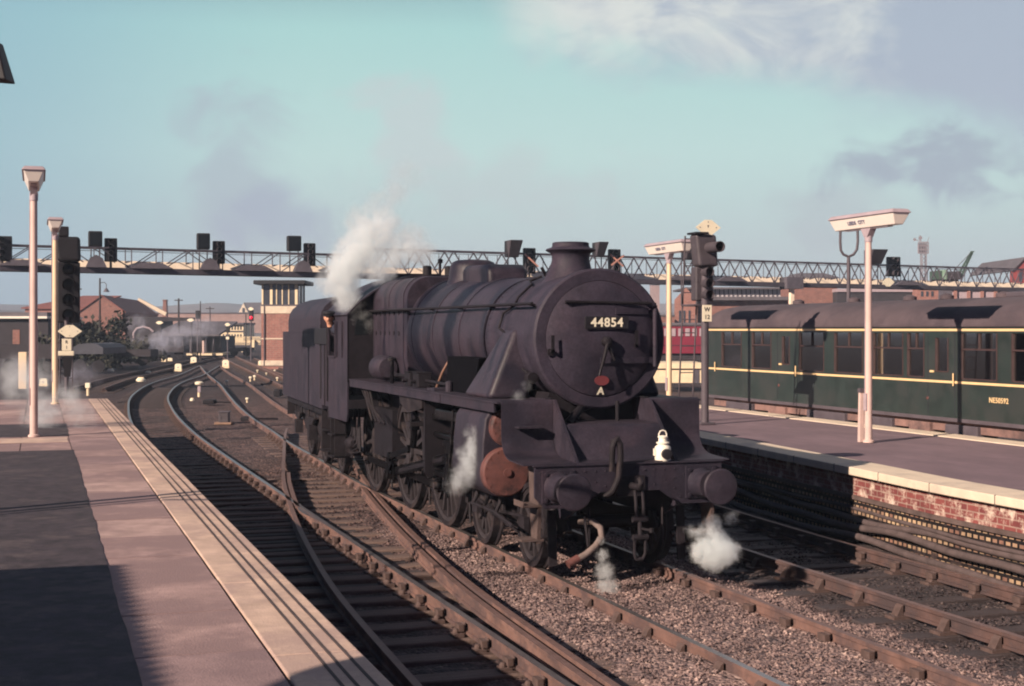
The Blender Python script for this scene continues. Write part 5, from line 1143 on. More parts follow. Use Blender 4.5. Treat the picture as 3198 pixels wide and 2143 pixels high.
for x, z in ((-13.8, 1.5), (-7.9, 1.48)): MB().lathe([(.04, 0), (.03, -.012)], (x, YS, z), 'y', 10).build('emblem', M['primer'], RC)
MB().box(-9.98, -9.92, YS - .015, YS, 1.58, 1.72).build('destination_plate', M['lining'], RC)
MB().box(X0, X1, YS, YS + .10, 1.06, 1.13).build('lower_step', M['mast'], RC)
MB().box(X0 + .1, X1 - .1, YS + .12, YS + .22, .86, 1.06).build('solebar', M['underbrown'], RC)
MB().box(X0 + .05, X1 - .05, YS + .06, YB - .06, 1.20, 1.28).build('floor', M['interior'], RC)
MB().box(X0 + .05, X1 - .05, YS + .055, YS + .075, 1.3, 1.85).build('inner_panel', M['interior'], RC)
for x0, x1, m_ in ((-16.6, -15.2, 'mast'), (-12.6, -11.0, 'mast'), (-10.4, -9.2, 'mast'), (-7.4, -6.4, 'mast'), (-4.6, -2.8, 'mast'), (-14.4, -13.6, 'underbrown'), (-8.6, -7.9, 'underbrown')): MB().box(x0, x1, YS + .04, YS + .5, .52, 1.0).build('equipment_box', M[m_], RC, bevel=.02)
q = MB().box(X0 + .2, X1 - .2, YS - .02, YS + .10, .60, .68); q.build('footboard', M['mast'], RC)
for x in (-15.9, -13.6, -1.0, 1.4):
    q = MB().lathe([(.42, 0), (.42, .13)], (x, YS + .55, .42), 'y', 28); q.build('wheel', M['under'], RC, smooth=40)
q = MB().box(-16.8, -12.8, YS + .35, YS + .45, .35, .75); q.build('bogie', M['mast'], RC); MB().box(-1.9, 2.2, YS + .35, YS + .45, .35, .75).build('bogie', M['mast'], RC)
seat0 = None
for i, x in enumerate(np.arange(-16.6, 3.4, .92)):
    for y in (YS + .55, YB - .95):
        if seat0 is None:
            b_ = MB().box(-.22, .22, -.42, .42, 1.55, 1.70); b_.hull8([(.16, -.42, 1.6), (.26, -.42, 1.6), (.26, .42, 1.6), (.16, .42, 1.6)], [(.26, -.40, 2.16), (.33, -.40, 2.16), (.33, .40, 2.16), (.26, .40, 2.16)]); s = b_.build('seat', M['seat'], RC, bevel=.03); seat0 = s
            rl = MB().tube([(.30, -.41, 2.15), (.30, .41, 2.15)], .016, 6).build('seat_rail', M['white'], s); gl_ = MB().tube([(.20, -.425, 1.62), (.33, -.425, 2.17)], .016, 6).build('seat_rail', M['white'], s)
        else:
            s = seat0.copy(); COL.objects.link(s)
            for c in kids(seat0): e = c.copy(); COL.objects.link(e); e.parent = s
        s.location = (x, y, 0)

# things off to the side whose shadows fall on the slabbed platform
CN = thing('platform_canopy', 'timber platform canopy with serrated valance, casting its shade across the asphalt', 'canopy', (0, 0, 0))
zc = 4.6
poly = [(7.77, -24)] + [(7.77 + i * .085, -12.80 + (.03 if i % 2 else -.03)) for i in range(216)] + [(26.2, -24)]
MB().prism(poly, 'z', zc, zc + .12).build('roof', M['mast'], CN)
MB().prism([(26, -12.55), (13.7, -12.55), (12.6, -12.45), (12.0, -12.2), (11.69, -11.95), (11.51, -11.72), (11.42, -11.54), (11.52, -11.40), (11.85, -11.26), (12.55, -11.15), (13.8, -11.1), (26, -11.1)], 'z', zc + .01, zc + .09).build('shadow_slab', M['mast'], CN)  # unseen slab added and rounded to cast the curved shadow
q = MB(); x = 7.80
while x < 25.9: q.prism([(x, zc), (x + .15, zc), (x + .15, zc - .18), (x + .075, zc - .30), (x, zc - .18)], 'y', -12.76, -12.72); x += .16
q.build('valance', M['cream'], CN)
for x, y in ((8.5, -16), (14, -16), (20, -16), (14, -14)): MB().tube([(x, y, LH), (x, y, zc)], .09, 12).build('column', M['mast'], CN)
sp = thing('shadow_posts', 'pair of thin steel posts out of view, added for their double shadow', 'post', (1.55, -9.2, LH))  # unseen posts added for the double shadow line across the platform
for dx, dy in ((0, 0), (.30, -.06)):
    MB().tube([(dx, dy, 0), (dx, dy, 3.6)], .045 if dx else .065, 10).build('post', M['mast'], sp)
MB().tube([(0, 0, 1.3), (.3, -.06, 1.3)], .02, 8).build('crossbar', M['mast'], sp)
# ------------------------------------------------------------------ signal gantry across all lines
GA, GB = 1 / 68.0, (1 / 104.8 - 1 / 68.0) / (3198 - 9)
def gY(u): return 1 / (GA + GB * (u - 9))
def gpt(u, z=0.0): p = cf((u - UC) * gY(u) / FPX, gY(u)); return Vector((p.x, p.y, z))
GZ = 5.6
GT = thing('signal_gantry', 'long dark lattice signal gantry spanning all the tracks with a cream walkway board', 'gantry')
def truss(u0, u1, n, h, style):
    A, Bp = gpt(u0, GZ), gpt(u1, GZ); d = (Bp - A); L_ = d.length; t = d.normalized(); nrm = Vector((-t.y, t.x, 0)); nrm = nrm if nrm.dot(FWD) > 0 else -nrm
    up = Vector((0, 0, 1)); main = MB(); lat = MB(); brd = MB()
    for dep in (0, 1.1):
        o = nrm * dep
        main.beam(A + o + up * .13, Bp + o + up * .13, .10, .27); main.beam(A + o + up * h, Bp + o + up * h, .07, .07)
        if dep == 0: lat.beam(A + o + up * (h - .17), Bp + o + up * (h - .17), .03, .03)
        for i in range(n + 1):
            p = A + t * (L_ * i / n) + o
            if style == 'N': lat.beam(p + up * .2, p + up * h, .05, .05)
            if i < n:
                q = A + t * (L_ * (i + 1) / n) + o
                if style == 'N':
                    a, b_ = (p, q) if i % 4 < 2 else (q, p); lat.beam(a + up * h, b_ + up * .2, .045, .045)
                else:
                    m_ = (p + q) / 2; lat.beam(p + up * h, m_ + up * .2, .06, .06); lat.beam(m_ + up * .2, q + up * h, .06, .06); lat.beam(m_ + up * .2, m_ + up * (h - .17), .035, .035)
    for i in range(n + 1): p = A + t * (L_ * i / n); lat.beam(p + up * h, p + nrm * 1.1 + up * h, .04, .04)
    brd.hull8([A + nrm * .85 + up * .24, Bp + nrm * .85 + up * .24, Bp + nrm * .9 + up * .24, A + nrm * .9 + up * .24], [A + nrm * 1.16 + up * .66, Bp + nrm * 1.16 + up * .66, Bp + nrm * 1.2 + up * .66, A + nrm * 1.2 + up * .66])
    main.hull8([A + nrm * .1 + up * .16, Bp + nrm * .1 + up * .16, Bp + nrm * 1.0 + up * .16, A + nrm * 1.0 + up * .16], [A + nrm * .1 + up * .2, Bp + nrm * .1 + up * .2, Bp + nrm * 1.0 + up * .2, A + nrm * 1.0 + up * .2])
    main.build('main_girder', M['gantry'], GT); lat.build('lattice', M['gantry'], GT); brd.build('walkway_board', M['gantrypale'], GT)
truss(-220, 1130, 14, 1.24, 'N'); truss(1130, 3500, 34, 1.62, 'W')
for u in (2472, 3420, -200):
    p = gpt(u); q = MB(); q.beam((p.x, p.y, -.2), (p.x, p.y, GZ), .26, .26); q.build('column', M['gantrypale'], GT)
    MB().box(p.x - .5, p.x + .5, p.y - .6, p.y + .6, GZ - .15, GZ + .6).build('column_head', M['gantry'], GT)
for u in (470, 790, 70, 2130, 2280, 1900, 2830):
    p = gpt(u, GZ + .25); q = MB().prism([(-1.1, 0), (1.1, 0), (.55, .28), (-.5, .28)], 'x', -.3, .3); o = q.build('junction_case', M['gantry'], GT); o.location = p
for u in (300, 655, 945): p = gpt(u, GZ + .25); o = MB().prism([(-.5, 0), (.5, 0), (.3, .45), (.0, .62), (-.3, .45)], 'x', -.3, .3).build('junction_case', M['gantry'], GT); o.location = p
# signals standing on the gantry
def ind(u0, u1, v0, v1, label, hoodl):
    u = (u0 + u1) / 2; Y = gY(u); p = sight(u, v1, Y); w = (u1 - u0) * Y / FPX; h = (v1 - v0) * Y / FPX
    t = thing('route_indicator', label, 'signal', (p.x, p.y, GZ + .27), 0, 'route indicator boxes on the gantry'); z0 = p.z - GZ - .27
    if hoodl: w *= .62
    MB().box(-.45, 0, -w / 2, w / 2, z0, z0 + h).build('indicator_box', M['signal'], t, bevel=.06, seg=3)
    if hoodl:
        q = MB().hull8([(0, -w * .40, z0 + h * .02), (.12, -w * .40, z0), (.12, w * .40, z0), (0, w * .40, z0 + h * .02)], [(0, -w / 2, z0 + h), (.75, -w / 2, z0 + h), (.75, w / 2, z0 + h), (0, w / 2, z0 + h)]); q.build('indicator_hood', M['signalgrey'], t, bevel=.04)
    else: MB().box(0, .03, -w * .42, w * .42, z0 + h * .1, z0 + h * .9).build('indicator_glass', M['lens'], t, bevel=.02)
    q = MB()
    for y in (-w * .3, w * .3): q.tube([(-.2, y, 0), (-.2, y, z0 + .05)], .035, 6)
    q.build('stand', M['gantry'], t)
def head(u0, u1, v0, v1, label, n=4, cross=None, hl=.22):
    u = (u0 + u1) / 2; Y = gY(u); p = sight(u, v1, Y); w = (u1 - u0) * Y / FPX; h = (v1 - v0) * Y / FPX
    t = thing('colour_light_signal', label, 'signal', (p.x, p.y, GZ + .27), 0, 'colour light heads on the gantry'); z0 = p.z - GZ - .27
    aspect_head(t, z0, z0 + h, w * .88, n, 0, .30, None, hl, 'signal')
    MB().tube([(-.15, 0, 0), (-.15, 0, max(z0, .05) + .05)], .06, 8).build('stand', M['gantry'], t)
    if cross:
        q = MB(); zc_ = z0 + h * .55; q.beam((.26, -.42, zc_ + .30), (.26, .42, zc_ - .42), .05, .09)
        if cross > 1: q.beam((.28, -.36, zc_ - .35), (.28, .45, zc_ + .25), .05, .09)
        q.build('out_of_use_cross', M['crossw'], t)
M['crossw'] = mat('bare wood cross', (.50, .25, .20), .7)
k5 = lambda a, b_: (a / 2.24, 650 + b_ / 2.24)
k2 = lambda a, b_: (1400 + a / 2.614, 700 + b_ / 2.614)
k6 = lambda a, b_: (2000 + a / 1.953, 600 + b_ / 1.953)
def bx(f, k, a0, a1, b0, b1, label, *r): (u0, v0), (u1, v1) = k(a0, b0), k(a1, b1); f(u0, u1, v0, v1, label, *r)
bx(head, k5, -60, 90, 195, 372, 'black signal head cut by the photo edge, at the near end of the gantry')
bx(ind, k5, 620, 715, 160, 270, 'round-shouldered indicator box on the gantry, over the red-roofed brick shed', 0)
bx(head, k5, 727, 825, 210, 375, 'four-lens signal head on the gantry, over the red-roofed brick shed')
bx(ind, k5, 1380, 1470, 175, 288, 'round-shouldered indicator box on the gantry, midway between brick shed and signal box', 0)
bx(head, k5, 1485, 1580, 230, 390, 'four-lens signal head on the gantry, midway between brick shed and signal box')
bx(ind, k5, 2012, 2110, 193, 300, 'round-shouldered indicator box on the gantry, over the brick signal box', 0)
bx(head, k5, 2122, 2215, 245, 405, 'four-lens signal head on the gantry beside the white steam, over the signal box')
bx(ind, k2, 440, 615, 135, 270, 'hooded indicator box seen between dome and chimney of the engine', 1)
bx(head, k2, 610, 725, 195, 405, 'hooded signal head with a single plank across it, just before the engine chimney', 3, 1)
bx(ind, k2, 1165, 1305, 150, 265, 'hooded indicator box half hidden by the engine chimney', 1)
bx(head, k2, 1305, 1420, 205, 395, 'hooded signal head with a wooden X nailed across it', 3, 2)
bx(ind, k2, 1885, 2060, 172, 292, 'hooded indicator box just behind the W 12 signal mast', 1)
bx(ind, k6, 1345, 1515, 352, 437, 'hooded indicator box behind the tall lamp post beside the railcar', 1)
bx(head, k6, 1500, 1600, 395, 515, 'three-lens hooded signal head above a white diamond, beside the tall lamp post', 3)
u, v = k6(1510, 550); Y = gY(u) - 1.0; p = sight(u, v, Y); t = thing('diamond_sign', 'white diamond plate hung on the gantry below a three-lens signal', 'sign', (p.x, p.y, p.z)); diamond(t, 0, 46 * Y / FPX, 27 * Y / FPX); MB().box(-.9, .02, -.05, .05, -.03, .03).build('bracket', M['gantry'], t)

# ------------------------------------------------------------------ things beyond, in the camera-ground frame
BRK = brick_mat('plain red brick', (.27, .115, .10), (.21, .09, .08), (.27, .18, .15), 'box', .45, .15, .02, .5, stain=(.2, .12, .11), amt=.25)  # deeper of the two background bricks
BRK2 = brick_mat('pale red brick', (.35, .16, .135), (.28, .12, .105), (.33, .22, .19), 'box', .45, .15, .02, .45)
ROOF = mat('red tile roof', (.20, .075, .065), .85, 0, .25, 1.5, stretch=(1, 1, 6))
SLATE = mat('grey slate roof', (.10, .09, .105), .8, 0, .25, 1.2)
DARKW = mat('sooty boards and shed shade', (.035, .03, .037), .9, 0, .3, 1.2)
STONE = mat('dusty stone wall', (.30, .20, .185), .9, 0, .2, .8)
class BG:
    def __init__(s, name, label, cat, u, Y, group=None, z=0.0, rz=0.0):
        s.u, s.Y = u, Y; s.t = thing(name, label, cat, cf((u - UC) * Y / FPX, Y, z), YAW + rz, group); s.z0 = z
    def x(s, u, dy=0.0): return (u - UC) * (s.Y + dy) / FPX - (s.u - UC) * s.Y / FPX
    def z(s, v, dy=0.0): return CAM.z + (VH - v) * (s.Y + dy) / FPX - s.z0
    def poly(s, name, uv, m, y0, y1, **k): return MB().prism([(s.x(u), s.z(v)) for u, v in uv], 'y', y0, y1).build(name, m, s.t, **k)
    def box(s, name, u0, u1, v0, v1, m, y0=0, y1=1, **k): return MB().box(s.x(u0), s.x(u1), y0, y1, s.z(v1), s.z(v0)).build(name, m, s.t, **k)
WIN = mat('dark window glass', (.05, .055, .07), .15, 0, .2, 2, spec=.7)
# signal box
g = BG('signal_box', 'tall narrow brick signal box with glazed top storey and flat overhanging roof', 'signal box', 872, 108)
gz = g.z(1142)
q = MB().box(g.x(816), g.x(932), 0, 3.4, gz - .6, g.z(979)); q.build('brick_tower', BRK2, g.t)
g.box('concrete_band', 815, 933, 955, 979, M['copinglight'], -.05, 3.45); g.box('string_course', 815, 933, 1056, 1060, M['copinglight'], -.04, 3.44); g.box('plinth', 815, 933, 1126, 1142, M['copinglight'], -.08, 3.48)
g.box('roof', 795, 957, 876, 889, M['signal'], -.6, 4.0, bevel=.06)
cab_ = g.box('glazed_cabin', 818, 930, 889, 955, WIN, .05, 3.35)
for u0, u1 in ((817, 822), (843, 851), (862, 865), (880, 883), (900, 903), (921, 929)): g.box('window_post', u0, u1, 889, 955, M['cream'], 0, .1)
g.box('window_sill', 816, 932, 951, 956, M['mast'], -.06, .1); q = MB().box(g.x(930), g.x(932), 0, .2, g.z(955), g.z(889)); q.box(g.x(930), g.x(932), 1.6, 1.75, g.z(955), g.z(889)); q.box(g.x(930), g.x(932), 3.2, 3.4, g.z(955), g.z(889)); q.build('window_post', M['gantry'], g.t)
g.box('downpipe', 824, 827, 955, 1142, M['mast'], -.1, 0)
# brick engine shed with tile roofs
g = BG('brick_shed', 'red brick shed with steep red tile roof beyond the dark bushes', 'shed', 318, 170)
fb = lambda u, dy=0: g.x(u, dy)
zf = lambda v, dy=0: g.z(v, dy)
q = MB().prism([(g.x(u), g.z(v)) for u, v in ((246, 1090), (246, 974), (318, 926), (391, 975), (391, 1090))], 'y', 0, .4); q.build('gable_wall', BRK, g.t)
sh_ = -4.3; D = 33
q = MB().hull8([(g.x(391) - .35, .4, -1), (g.x(391), .4, -1), (g.x(391) + sh_, D, -1), (g.x(391) + sh_ - .35, D, -1)], [(g.x(391) - .35, .4, g.z(975)), (g.x(391), .4, g.z(975)), (g.x(391) + sh_, D, g.z(975)), (g.x(391) + sh_ - .35, D, g.z(975))]); q.build('side_wall', BRK, g.t)
q = MB(); e, rdg, e2 = (g.x(394), g.z(977)), (g.x(318), g.z(924)), (g.x(243), g.z(977)); 
for (xa, za), (xb, zb) in ((e, rdg), (rdg, e2)):
    q.add([(xa, -.2, za), (xb, -.2, zb), (xb + sh_, D, zb), (xa + sh_, D, za), (xa, -.2, za + .12), (xb, -.2, zb + .12), (xb + sh_, D, zb + .12), (xa + sh_, D, za + .12)], [(0, 1, 2, 3), (7, 6, 5, 4), (0, 4, 5, 1), (1, 5, 6, 2), (2, 6, 7, 3), (3, 7, 4, 0)])
q.build('roof', ROOF, g.t, fix=True)
q = MB(); q.beam((g.x(318) + sh_, D, g.z(924) + .25), (g.x(391) + sh_ + 1.2, D, g.z(975) + .1), .5, .5); q.build('gable_coping', M['copinglight'], g.t)
q = MB().prism([(g.x(u), g.z(v)) for u, v in ((60, 1090), (60, 964), (250, 966), (250, 1090))], 'y', 2, 2.4); q.build('front_wall', BRK2, g.t)
q = MB().add([(g.x(50), 1.7, g.z(964)), (g.x(252), 1.7, g.z(966)), (g.x(315), 9, g.z(922)), (g.x(225), 9, g.z(922)), (g.x(50), 1.7, g.z(964) + .15), (g.x(252), 1.7, g.z(966) + .15), (g.x(315), 9, g.z(922) + .15), (g.x(190), 9, g.z(922) + .15)], [(0, 3, 2, 1), (4, 5, 6, 7), (0, 1, 5, 4), (1, 2, 6, 5), (2, 3, 7, 6), (3, 0, 4, 7)]); q.build('lean_to_roof', ROOF, g.t)
# low dark shed with white fascia
g = BG('goods_shed', 'long low dark shed with white fascia behind the platform lamps', 'shed', 60, 104)
g.box('wall', -80, 150, 996, 1082, DARKW, 0, 8); g.box('fascia', -82, 152, 988, 995, M['white'], -.4, 8.2); g.box('roof', -82, 140, 975, 988, SLATE, .5, 8); 
for u in (40, 95): g.box('doorway', u, u + 22, 1030, 1075, BRK, -.04, .2)
# bushes
LEAF = mat('dark winter foliage', (.030, .034, .028), .9, 0, .6, 1.3, second=(.06, .055, .04), amt=.35)
def bush(label, u, Y, w, h, n=900, seed=1, name='bush'):
    r = np.random.default_rng(seed); t = thing(name, label, 'bush', cf((u - UC) * Y / FPX, Y, -.2)); q = MB(); cl = r.normal(0, .33, (26, 3)); cl[:, 2] = np.abs(cl[:, 2]) * 1.2
    for i in range(n):
        c = cl[r.integers(26)] + r.normal(0, .13, 3); p = np.array([c[0] * w, c[1] * w, .12 * h + max(.0, c[2]) * h]); s = r.uniform(.14, .34) * (w / 3) ** .5; a, b_ = r.normal(0, 1, 3), r.normal(0, 1, 3); a /= np.linalg.norm(a); b_ -= a * a.dot(b_); b_ /= np.linalg.norm(b_)
        q.add([tuple(p + a * s), tuple(p + b_ * s * .6), tuple(p - a * s), tuple(p - b_ * s * .6)], [(0, 1, 2, 3)])
    q.build('foliage', LEAF, t); q = MB()
    for i in range(6): a = r.uniform(0, 6.28); q.tube([(0, 0, 0), (.3 * w * math.cos(a) * .6, .3 * w * math.sin(a) * .6, h * .35), (.45 * w * math.cos(a), .45 * w * math.sin(a), h * .7)], [.09, .06, .02], 6)
    q.build('stem', DARKW, t)
bush('tall dark bush in front of the brick gable of the shed', 338, 118, 2.6, 3.5, 3200, 3)
bush('broad dark bush spreading beside the R 1 signal', 270, 112, 2.9, 3.3, 3400, 4)
bush('low dark bush at the foot of the shed side wall', 425, 128, 2.6, 2.0, 1500, 5)
bush('scrubby bush by the pale concrete post', 165, 100, 2.4, 2.4, 1500, 6)
bush('round dark bush between the R 1 signal and the tall yard lamp pole', 306, 106, 1.9, 2.3, 1600, 8)
# goods vehicles in the siding
def wagon(label, u0, u1, v0, v1, Y, m, round_=False):
    u = (u0 + u1) / 2; g = BG('goods_wagon', label, 'wagon', u, Y, 'wagons in the siding'); zt, zb = g.z(v0), max(.35, g.z(v1)); x0, x1 = g.x(u0), g.x(u1)
    if round_: MB().prism([(x0, zb + .45), (x1, zb + .45), (x1, zt - .3), ((x0 + x1) / 2 + (x1 - x0) * .3, zt - .06), ((x0 + x1) / 2, zt), ((x0 + x1) / 2 - (x1 - x0) * .3, zt - .06), (x0, zt - .3)], 'y', 0, 5.5).build('van_body', m, g.t)
    else:
        q = MB().box(x0, x1, 0, .12, zb + .3, zt); q.box(x0, x1, 2.3, 2.42, zb + .3, zt); q.box(x0, x0 + .12, .12, 2.3, zb + .3, zt); q.box(x1 - .12, x1, .12, 2.3, zb + .3, zt); q.build('wagon_body', m, g.t); MB().box(x0, x1, 0, 2.4, zb + .15, zb + .3).build('floor', DARKW, g.t)
    for e in (.2, .8): MB().lathe([(.42, .3), (.42, .42)], (x0 + (x1 - x0) * e, 0, .42), 'y', 20).build('wheel', M['dark'], g.t)
GREYW = mat('grey wagon paint', (.050, .052, .070), .7, 0, .3, 1.5)
wagon('grey van with rounded roof behind the R 1 signal', 226, 322, 1072, 1128, 92, GREYW, True)
wagon('dark open wagon behind the two lamp posts', -20, 190, 1076, 1128, 96, DARKW)
wagon('black low wagon beside the dark bush', 330, 470, 1092, 1120, 110, DARKW)
wagon('dark van standing before the smoke-blackened shed', 400, 470, 1062, 1104, 140, DARKW, True)
wagon('soot-black open wagon under the small signal bridge', 486, 574, 1080, 1106, 136, DARKW)
wagon('black wagon by the foot of the white fence', 716, 782, 1086, 1106, 150, DARKW)
# carriage sheds
g = BG('carriage_shed', 'wide dark carriage shed with bluish roof behind the drifting smoke', 'shed', 600, 150)
q = MB().add([(g.x(480), -1, g.z(1050)), (g.x(690), -1, g.z(1050)), (g.x(690), 9, g.z(1008)), (g.x(500), 9, g.z(1008)), (g.x(480), -1, g.z(1050) + .2), (g.x(690), -1, g.z(1050) + .2), (g.x(690), 9, g.z(1008) + .2), (g.x(500), 9, g.z(1008) + .2)], [(0, 3, 2, 1), (4, 5, 6, 7), (0, 1, 5, 4), (1, 2, 6, 5), (2, 3, 7, 6), (3, 0, 4, 7)]); q.build('roof', SLATE, g.t)
g.box('wall', 486, 688, 1050, 1100, DARKW, 0, 8)  # dark wall stands in for the shade of the open front
for u in range(500, 690, 24): g.box('shed_post', u, u + 3, 1050, 1100, M['gantry'], -.5, -.1)
g = BG('engine_shed', 'smoke-blackened shed with arched white-edged doorway below the brick shed', 'shed', 440, 158)
g.box('wall', 392, 500, 990, 1100, DARKW, 0, 6)
q = MB(); q.tube([(g.x(418), -.1, g.z(1080)), (g.x(418), -.1, g.z(1040)), (g.x(428), -.1, g.z(1026)), (g.x(448), -.1, g.z(1021)), (g.x(468), -.1, g.z(1026)), (g.x(480), -.1, g.z(1036))], .12, 6); q.build('arch_edge', M['lampcover'], g.t)
# small signal bridge with diamonds
g = BG('signal_bridge', 'small dark signal bridge carrying two white diamonds in the distance', 'gantry', 550, 145)
g.box('girder', 492, 606, 992, 1003, DARKW, 0, .5)
for u in (500, 597): g.box('leg', u - 2, u + 2, 1003, 1105, DARKW, .1, .4)
for u, v in ((500, 1008), (597, 1000)): o = g.poly('diamond_plate', [(u - 12, v), (u - 4, v - 5), (u + 4, v - 5), (u + 12, v), (u + 4, v + 5), (u - 4, v + 5)], M['plate'], -.3, -.2)
# white building, fences and low platform beyond
g = BG('white_house', 'white two-storey building with dark windows beyond the converging tracks', 'house', 725, 190)
g.box('wall', 690, 760, 1014, 1068, M['cream'], 0, 8); g.box('roof', 688, 762, 1008, 1014, SLATE, -.4, 8.4); g.box('string_course', 690, 760, 1033, 1037, M['gantry'], -.1, 0)
for u in range(696, 756, 9):
    for v in (1019, 1044): g.box('window', u, u + 4, v, v + 11, WIN, -.05, .1)
g = BG('white_fence', 'white picket fence in front of the white two-storey building', 'fence', 740, 170)
g.box('rail', 676, 812, 1064, 1070, M['cream'], 0, .1); g.box('rail', 676, 812, 1052, 1054, M['cream'], 0, .1)
q = MB()
for i in range(46): u = 677 + i * 3; q.box(g.x(u), g.x(u + 1.2), 0, .06, g.z(1078), g.z(1051))
q.build('picket', M['cream'], g.t)
for u0, u1, v0, v1 in ((698, 707, 1076, 1110), (786, 796, 1062, 1094)): g.box('gate_post', u0, u1, v0, v1, M['cream'], -.4, .1)
g = BG('low_platform', 'low cream-edged platform beyond the converging tracks', 'platform', 640, 148)
g.box('edge', 582, 698, 1104, 1110, M['cream'], 0, 6); g.box('wall', 583, 697, 1110, 1124, DARKW, .2, 6)
g = BG('pink_fence', 'dusty pink paling fence on the low cream-edged platform', 'fence', 600, 151)
q = MB()
for i in range(30): u = 566 + i * 2.2; q.box(g.x(u), g.x(u + 1.3), 0, .06, g.z(1103), g.z(1098 - i * .35))
q.build('paling', STONE, g.t); g.box('rail', 566, 632, 1096, 1098, STONE, .06, .1)
g = BG('timber_post', 'pale bare post rising from the low platform', 'post', 634, 147); g.box('post', 631, 637, 1064, 1106, M['pole'], 0, .2)
g = BG('retaining_wall', 'long dusty brown retaining wall below the distant hills', 'wall', 650, 300); g.box('wall', 430, 830, 979, 1040, STONE, 0, 3); g.box('coping', 430, 830, 976, 979, M['gantry'], -.2, 3.2)
g = BG('chapel', 'small pale gabled building on the skyline beside the signal box', 'building', 760, 420); g.poly('gable_wall', [(738, 985), (744, 978), (760, 947), (775, 978), (780, 985)], M['copinglight'], 0, 20); g.box('window', 757, 763, 962, 976, WIN, -.2, .1)
g.poly('roof', [(775, 978), (760, 945), (820, 945), (828, 978)], SLATE, .3, 20)
def stack(label, u0, u1, v0, v1, Y, m): g = BG('chimney_stack', label, 'chimney', (u0 + u1) / 2, Y); q = MB().hull8([(g.x(u0) - .1, 0, g.z(v1)), (g.x(u1) + .1, 0, g.z(v1)), (g.x(u1) + .1, 1, g.z(v1)), (g.x(u0) - .1, 1, g.z(v1))], [(g.x(u0), 0, g.z(v0)), (g.x(u1), 0, g.z(v0)), (g.x(u1), 1, g.z(v0)), (g.x(u0), 1, g.z(v0))]); q.build('shaft', m, g.t); g.box('cap', u0 - 1, u1 + 1, v0 - 2, v0 + 2, m, -.1, 1.1)
stack('square brick chimney on the skyline behind the brick shed', 509, 519, 938, 1000, 250, BRK)
# poles
PW = mat('tarred pole', (.045, .038, .042), .9, 0, .3, 3)
def pole(label, u, v0, v1, Y, arms=1, lamp=None, w=4.5):
    g = BG('telegraph_pole', label, 'pole', u, Y, 'telegraph poles'); MB().tube([(0, 0, -.3), (0, 0, g.z(v0))], [w * .55 * Y / FPX, w * .38 * Y / FPX], 8).build('pole', PW, g.t)
    for i in range(arms): z = g.z(v0 + 6 + i * 7); MB().box(-13 * Y / FPX, 13 * Y / FPX, -.06, .06, z - .05, z + .05).build('crossarm', PW, g.t)
    if lamp: (a, b_) = lamp; q = MB().tube([(0, 0, g.z(b_ - 22)), (g.x(a) * .7, 0, g.z(b_ - 24)), (g.x(a), 0, g.z(b_ - 18)), (g.x(a), 0, g.z(b_ - 6))], .03, 6); q.lathe([(.03, g.z(b_ - 7)), (.10, g.z(b_ - 4)), (.26, g.z(b_ + 6)), (.0, g.z(b_ + 5))], (g.x(a), 0, 0), 'z', 12); q.build('yard_lamp', M['gantry'], g.t)
pole('tall pole with a hanging yard lamp before the brick gable', 312, 869, 1090, 112, 0, (332, 906), 7)
pole('pole with crossarm rising from behind the R 1 signal', 242, 897, 1090, 118, 1, None, 6)
pole('thick pole with crossarm beyond the brick shed', 558, 932, 1100, 150, 1, None, 7)
pole('slender pole passing in front of the carriage shed', 626, 941, 1096, 135, 0, None, 4)
pole('short pole with crossarm between carriage shed and white building', 656, 958, 1090, 180, 1, None, 4)
pole('thin pole beside the signal showing red', 768, 975, 1085, 150, 0, None, 4)
def dsig(label, u, vtop, vbot, Y, hv, lit=None, hw=7):
    g = BG('distant_signal', label, 'signal', u, Y); MB().tube([(0, 0, -.3), (0, 0, g.z(hv[1]))], .07, 8).build('post', M['mast'], g.t)
    h = MB().box(g.x(u - hw), g.x(u + hw), 0, .3, g.z(hv[1]), g.z(hv[0])).build('signal_head', M['signal'], g.t, bevel=.06)
    if lit is not None: MB().lathe([(.15, -.05), (.11, -.09), (0, -.11)], (0, 0, g.z(lit)), 'y', 16).build('lens', M['redlight'], h, smooth=60)
    if vtop is not None: g.poly('diamond_plate', [(u - 9, vtop), (u - 3, vtop - 5), (u + 3, vtop - 5), (u + 9, vtop), (u + 3, vtop + 5), (u - 3, vtop + 5)], M['plate'], -.12, -.04)
    return g
dsig('signal showing a red light beside the brick signal box', 784, 965, 1090, 135, (969, 1003), 992)
g = dsig('black signal with white diamond in front of the white building', 711, 1014, 1110, 140, (1019, 1039), None, 6); g.box('number_plate', 706, 716, 1052, 1060, M['plate'], -.1, 0)
dsig('dark signal head on the pole before the retaining wall', 617, None, 1100, 138, (970, 997))
# pale concrete post and lineside cabinet
g = BG('concrete_post', 'pale square concrete post behind the nearer lamp', 'post', 70, 56); g.box('post', 57, 83, 1100, 1215, M['polegold'], 0, .3, bevel=.02)
p = onground(700, 1325, -.2); t = thing('relay_cabinet', 'grey lineside cabinet on a brown timber base between the tracks', 'cabinet', p, YAW)
MB().box(-.27, .27, -.25, .25, 0, .07).build('timber_base', mat('orange brown timber base', (.24, .15, .11), .85), t, bevel=.015); MB().box(-.14, .16, -.16, .16, .07, .38).build('case', M['signalgrey'], t, bevel=.015); MB().box(-.17, .19, -.19, .19, .38, .41).build('lid', M['mast'], t, bevel=.01)
q = MB().box(-.10, -.07, -.18, -.16, .18, .26); q.build('latch', M['mast'], t)
